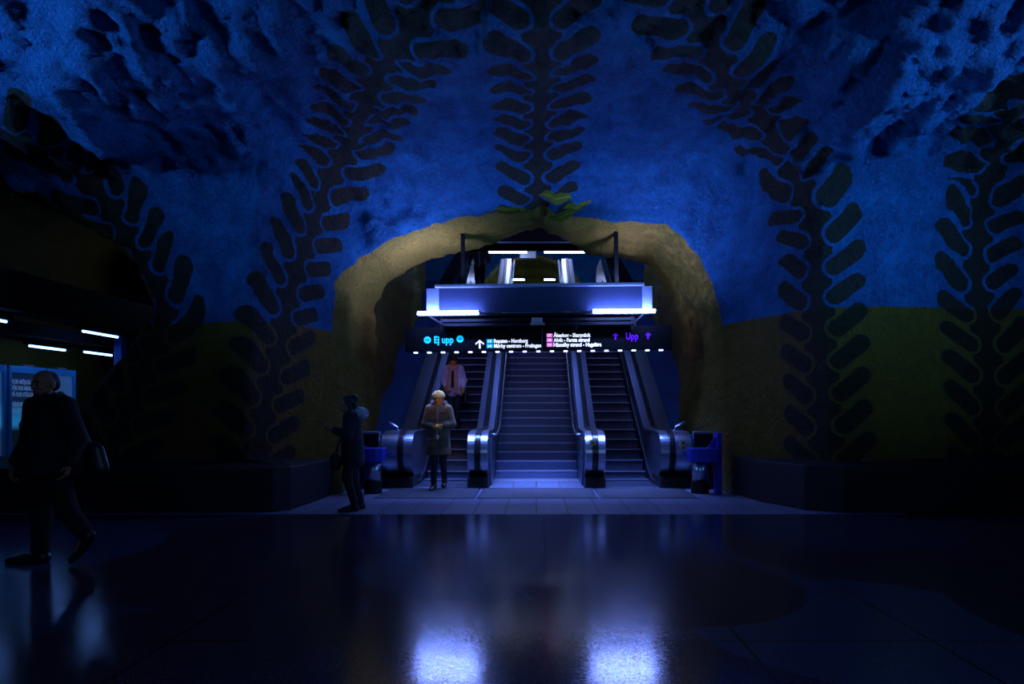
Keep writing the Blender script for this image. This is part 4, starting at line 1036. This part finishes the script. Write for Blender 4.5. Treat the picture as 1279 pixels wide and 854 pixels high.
# -- the man striding past at the far left: legs travel along -x, chest half turned to the hall
J = dict(pel=(0, 0, .95), chest=(0, -.015, 1.27), neck=(0, -.02, 1.46), head=(-.015, -.05, 1.635), shl=(.20, -.08, 1.435), shr=(-.20, .08, 1.435),
         ell=(.27, -.02, 1.13), elr=(-.25, .09, 1.13), wrl=(.27, -.13, .92), wrr=(-.25, -.08, .92), hipl=(.07, -.05, .92), hipr=(-.07, .05, .92),
         knl=(.19, -.05, .50), knr=(-.115, .06, .50), anl=(.335, -.04, .27), anr=(-.13, .06, .09), tol=(.26, -.07, .075), tor=(-.40, .02, .0))
hd = dict(l=((-.2, -.2, -1), (-1, -.2, 0), (-.3, -1, 0), .19, .8), r=((-.1, -.3, -1), (1, -.2, 0), (0, -1, 0), .19, .8))
ML = (-4.44, 6.36, 0)
root, L, J = person('dark-coated person striding left past the posters with a shoulder bag', ML, 0, J, SKIN_D, (-.28, -1, 0), .06, 1.1, hd)
garment('coat', [('c', (0, 0, 1.36), (0, 0, 1.02), .175, .185, .04, (1, 1.2, 1)), ('c', (0, .0, 1.02), (0, .0, .84), .19, .235, .05, (1, 1.15, 1)), ('c', (-.06, .0, .98), (-.20, .0, .82), .13, .13, .05), ('c', (.06, .0, .98), (.14, .0, .84), .12, .13, .05), ('c', J['shl']+v3(-.03, .015, 0), J['shr']+v3(.03, -.015, 0), .090, .090, .06), ('c', (0, .01, 1.42), (0, .0, 1.485), .10, .09, .03)]
    +limb(J['shl'], J['ell'], J['wrl']+v3(0, 0, .03), .092, .078, .058)+limb(J['shr'], J['elr'], J['wrr']+v3(0, 0, .03), .092, .078, .058)+[('cut', .80, False)], BLACKC, root)
garment('coat_collar', [('c', (-.085, -.04, 1.47), (-.09, .05, 1.505), .035, .04, .02), ('c', (.075, -.06, 1.47), (.095, .04, 1.505), .035, .04, .02), ('c', (-.09, .06, 1.505), (.09, .05, 1.505), .04, .04, .02)], BLACKC, root)
trousers(J, BLACKC, root, (.115, .085, .078))
garment('shoe', [('c', J['anr']+v3(0, 0, .05), J['anr']+v3(.02, 0, -.03), .055, .055, .02), ('c', J['anr']+v3(.05, 0, -.05), J['anr']+v3(-.13, -.01, -.055), .042, .042, .03), ('c', J['anr']+v3(-.13, -.01, -.055), J['tor']+v3(0, 0, .022), .040, .026, .03)], LEATH, root, .008)
garment('shoe', [('c', J['anl']+v3(0, 0, .03), J['anl']+v3(.03, 0, -.02), .055, .055, .02), ('c', J['anl']+v3(.06, 0, .0), J['anl']+v3(.0, 0, -.11), .042, .042, .03), ('c', J['anl']+v3(0, 0, -.11), J['tol']+v3(-.02, 0, -.03), .040, .028, .03)], LEATH, root, .008)
garment('hair', [('e', L(0, -.032, .038), (.082, .090, .080), .01), ('e', L(0, -.060, .0), (.074, .062, .07), .02)], HAIRD, root, .009)
garment('beard', [('c', L(-.050, .035, -.075), L(0, .070, -.098), .022, .026, .02), ('c', L(.050, .035, -.075), L(0, .070, -.098), .022, .026, .02)], HAIRD, root, .008)
b = thing('shoulder_bag', 'black shoulder bag against the hip of the striding dark-coated person', 'bag', ML)
garment('bag_body', [('c', (.30, .16, 1.02), (.33, .16, .86), .085, .10, .03, (.9, 1.5, 1))], LEATH, b)
t = MB(); t.tube([(.28, .14, 1.08), (.26, .04, 1.30), (.14, -.03, 1.505), (.0, -.14, 1.44)], .016, 8); t.build('strap', LEATH, b)

# -- a figure at the head of the left escalator, the head hidden by the bulkhead
J = dict(pel=(0, 0, .95), chest=(0, 0, 1.28), neck=(0, 0, 1.48), head=(0, -.03, 1.60), shl=(.19, 0, 1.42), shr=(-.19, 0, 1.42), ell=(.30, 0, 1.18), elr=(-.30, 0, 1.18), wrl=(.30, -.14, 1.02), wrr=(-.32, -.12, 1.0),
         hipl=(.09, 0, .92), hipr=(-.09, 0, .92), knl=(.09, -.02, .5), knr=(-.09, 0, .5), anl=(.09, 0, .085), anr=(-.09, .02, .085), tol=(.11, -.19, 0), tor=(-.11, -.17, 0))
hd = dict(l=((-.2, -.6, -.5), (-1, 0, 0), (0, -.6, .8), .18, .8), r=((.2, -.6, -.5), (1, 0, 0), (0, -.6, .8), .18, .8))
root, L, J = person('distant person in a dark jacket near the top of the left escalator, above the gantry', (-1.86, 22.64+.2, step_pos(27)[1]+.004), 0, J, SKIN_D, (0, -1, 0), 0, 1, hd, .011)
garment('jacket', [('c', (0, 0, 1.36), (0, 0, .98), .17, .18, .04, (1, 1.35, 1)), ('c', J['shl']+v3(-.03, 0, 0), J['shr']+v3(.03, 0, 0), .088, .088, .06)]+limb(J['shl'], J['ell'], J['wrl']+v3(0, .02, .02), .09, .075, .055)+limb(J['shr'], J['elr'], J['wrr']+v3(0, .02, .02), .09, .075, .055)+[('cut', .86, False)], cloth('dark_violet_jacket', (.10, .08, .12)), root, .014)
MB().box(-.018, .018, -.155, -.10, .9, 1.46, .004).build('zip', NOSE, root)
for sx in (-1, 1): MB().bar((sx*.15, -.02, 1.505), (sx*.27, -.02, 1.40), .07, .02).build('shoulder_flash', BLUEP, root)
trousers(J, JEANS, root); shoes(J, LEATH, root)
garment('hair', [('e', L(0, -.025, .045), (.085, .10, .085), .01)], HAIRD, root, .012)
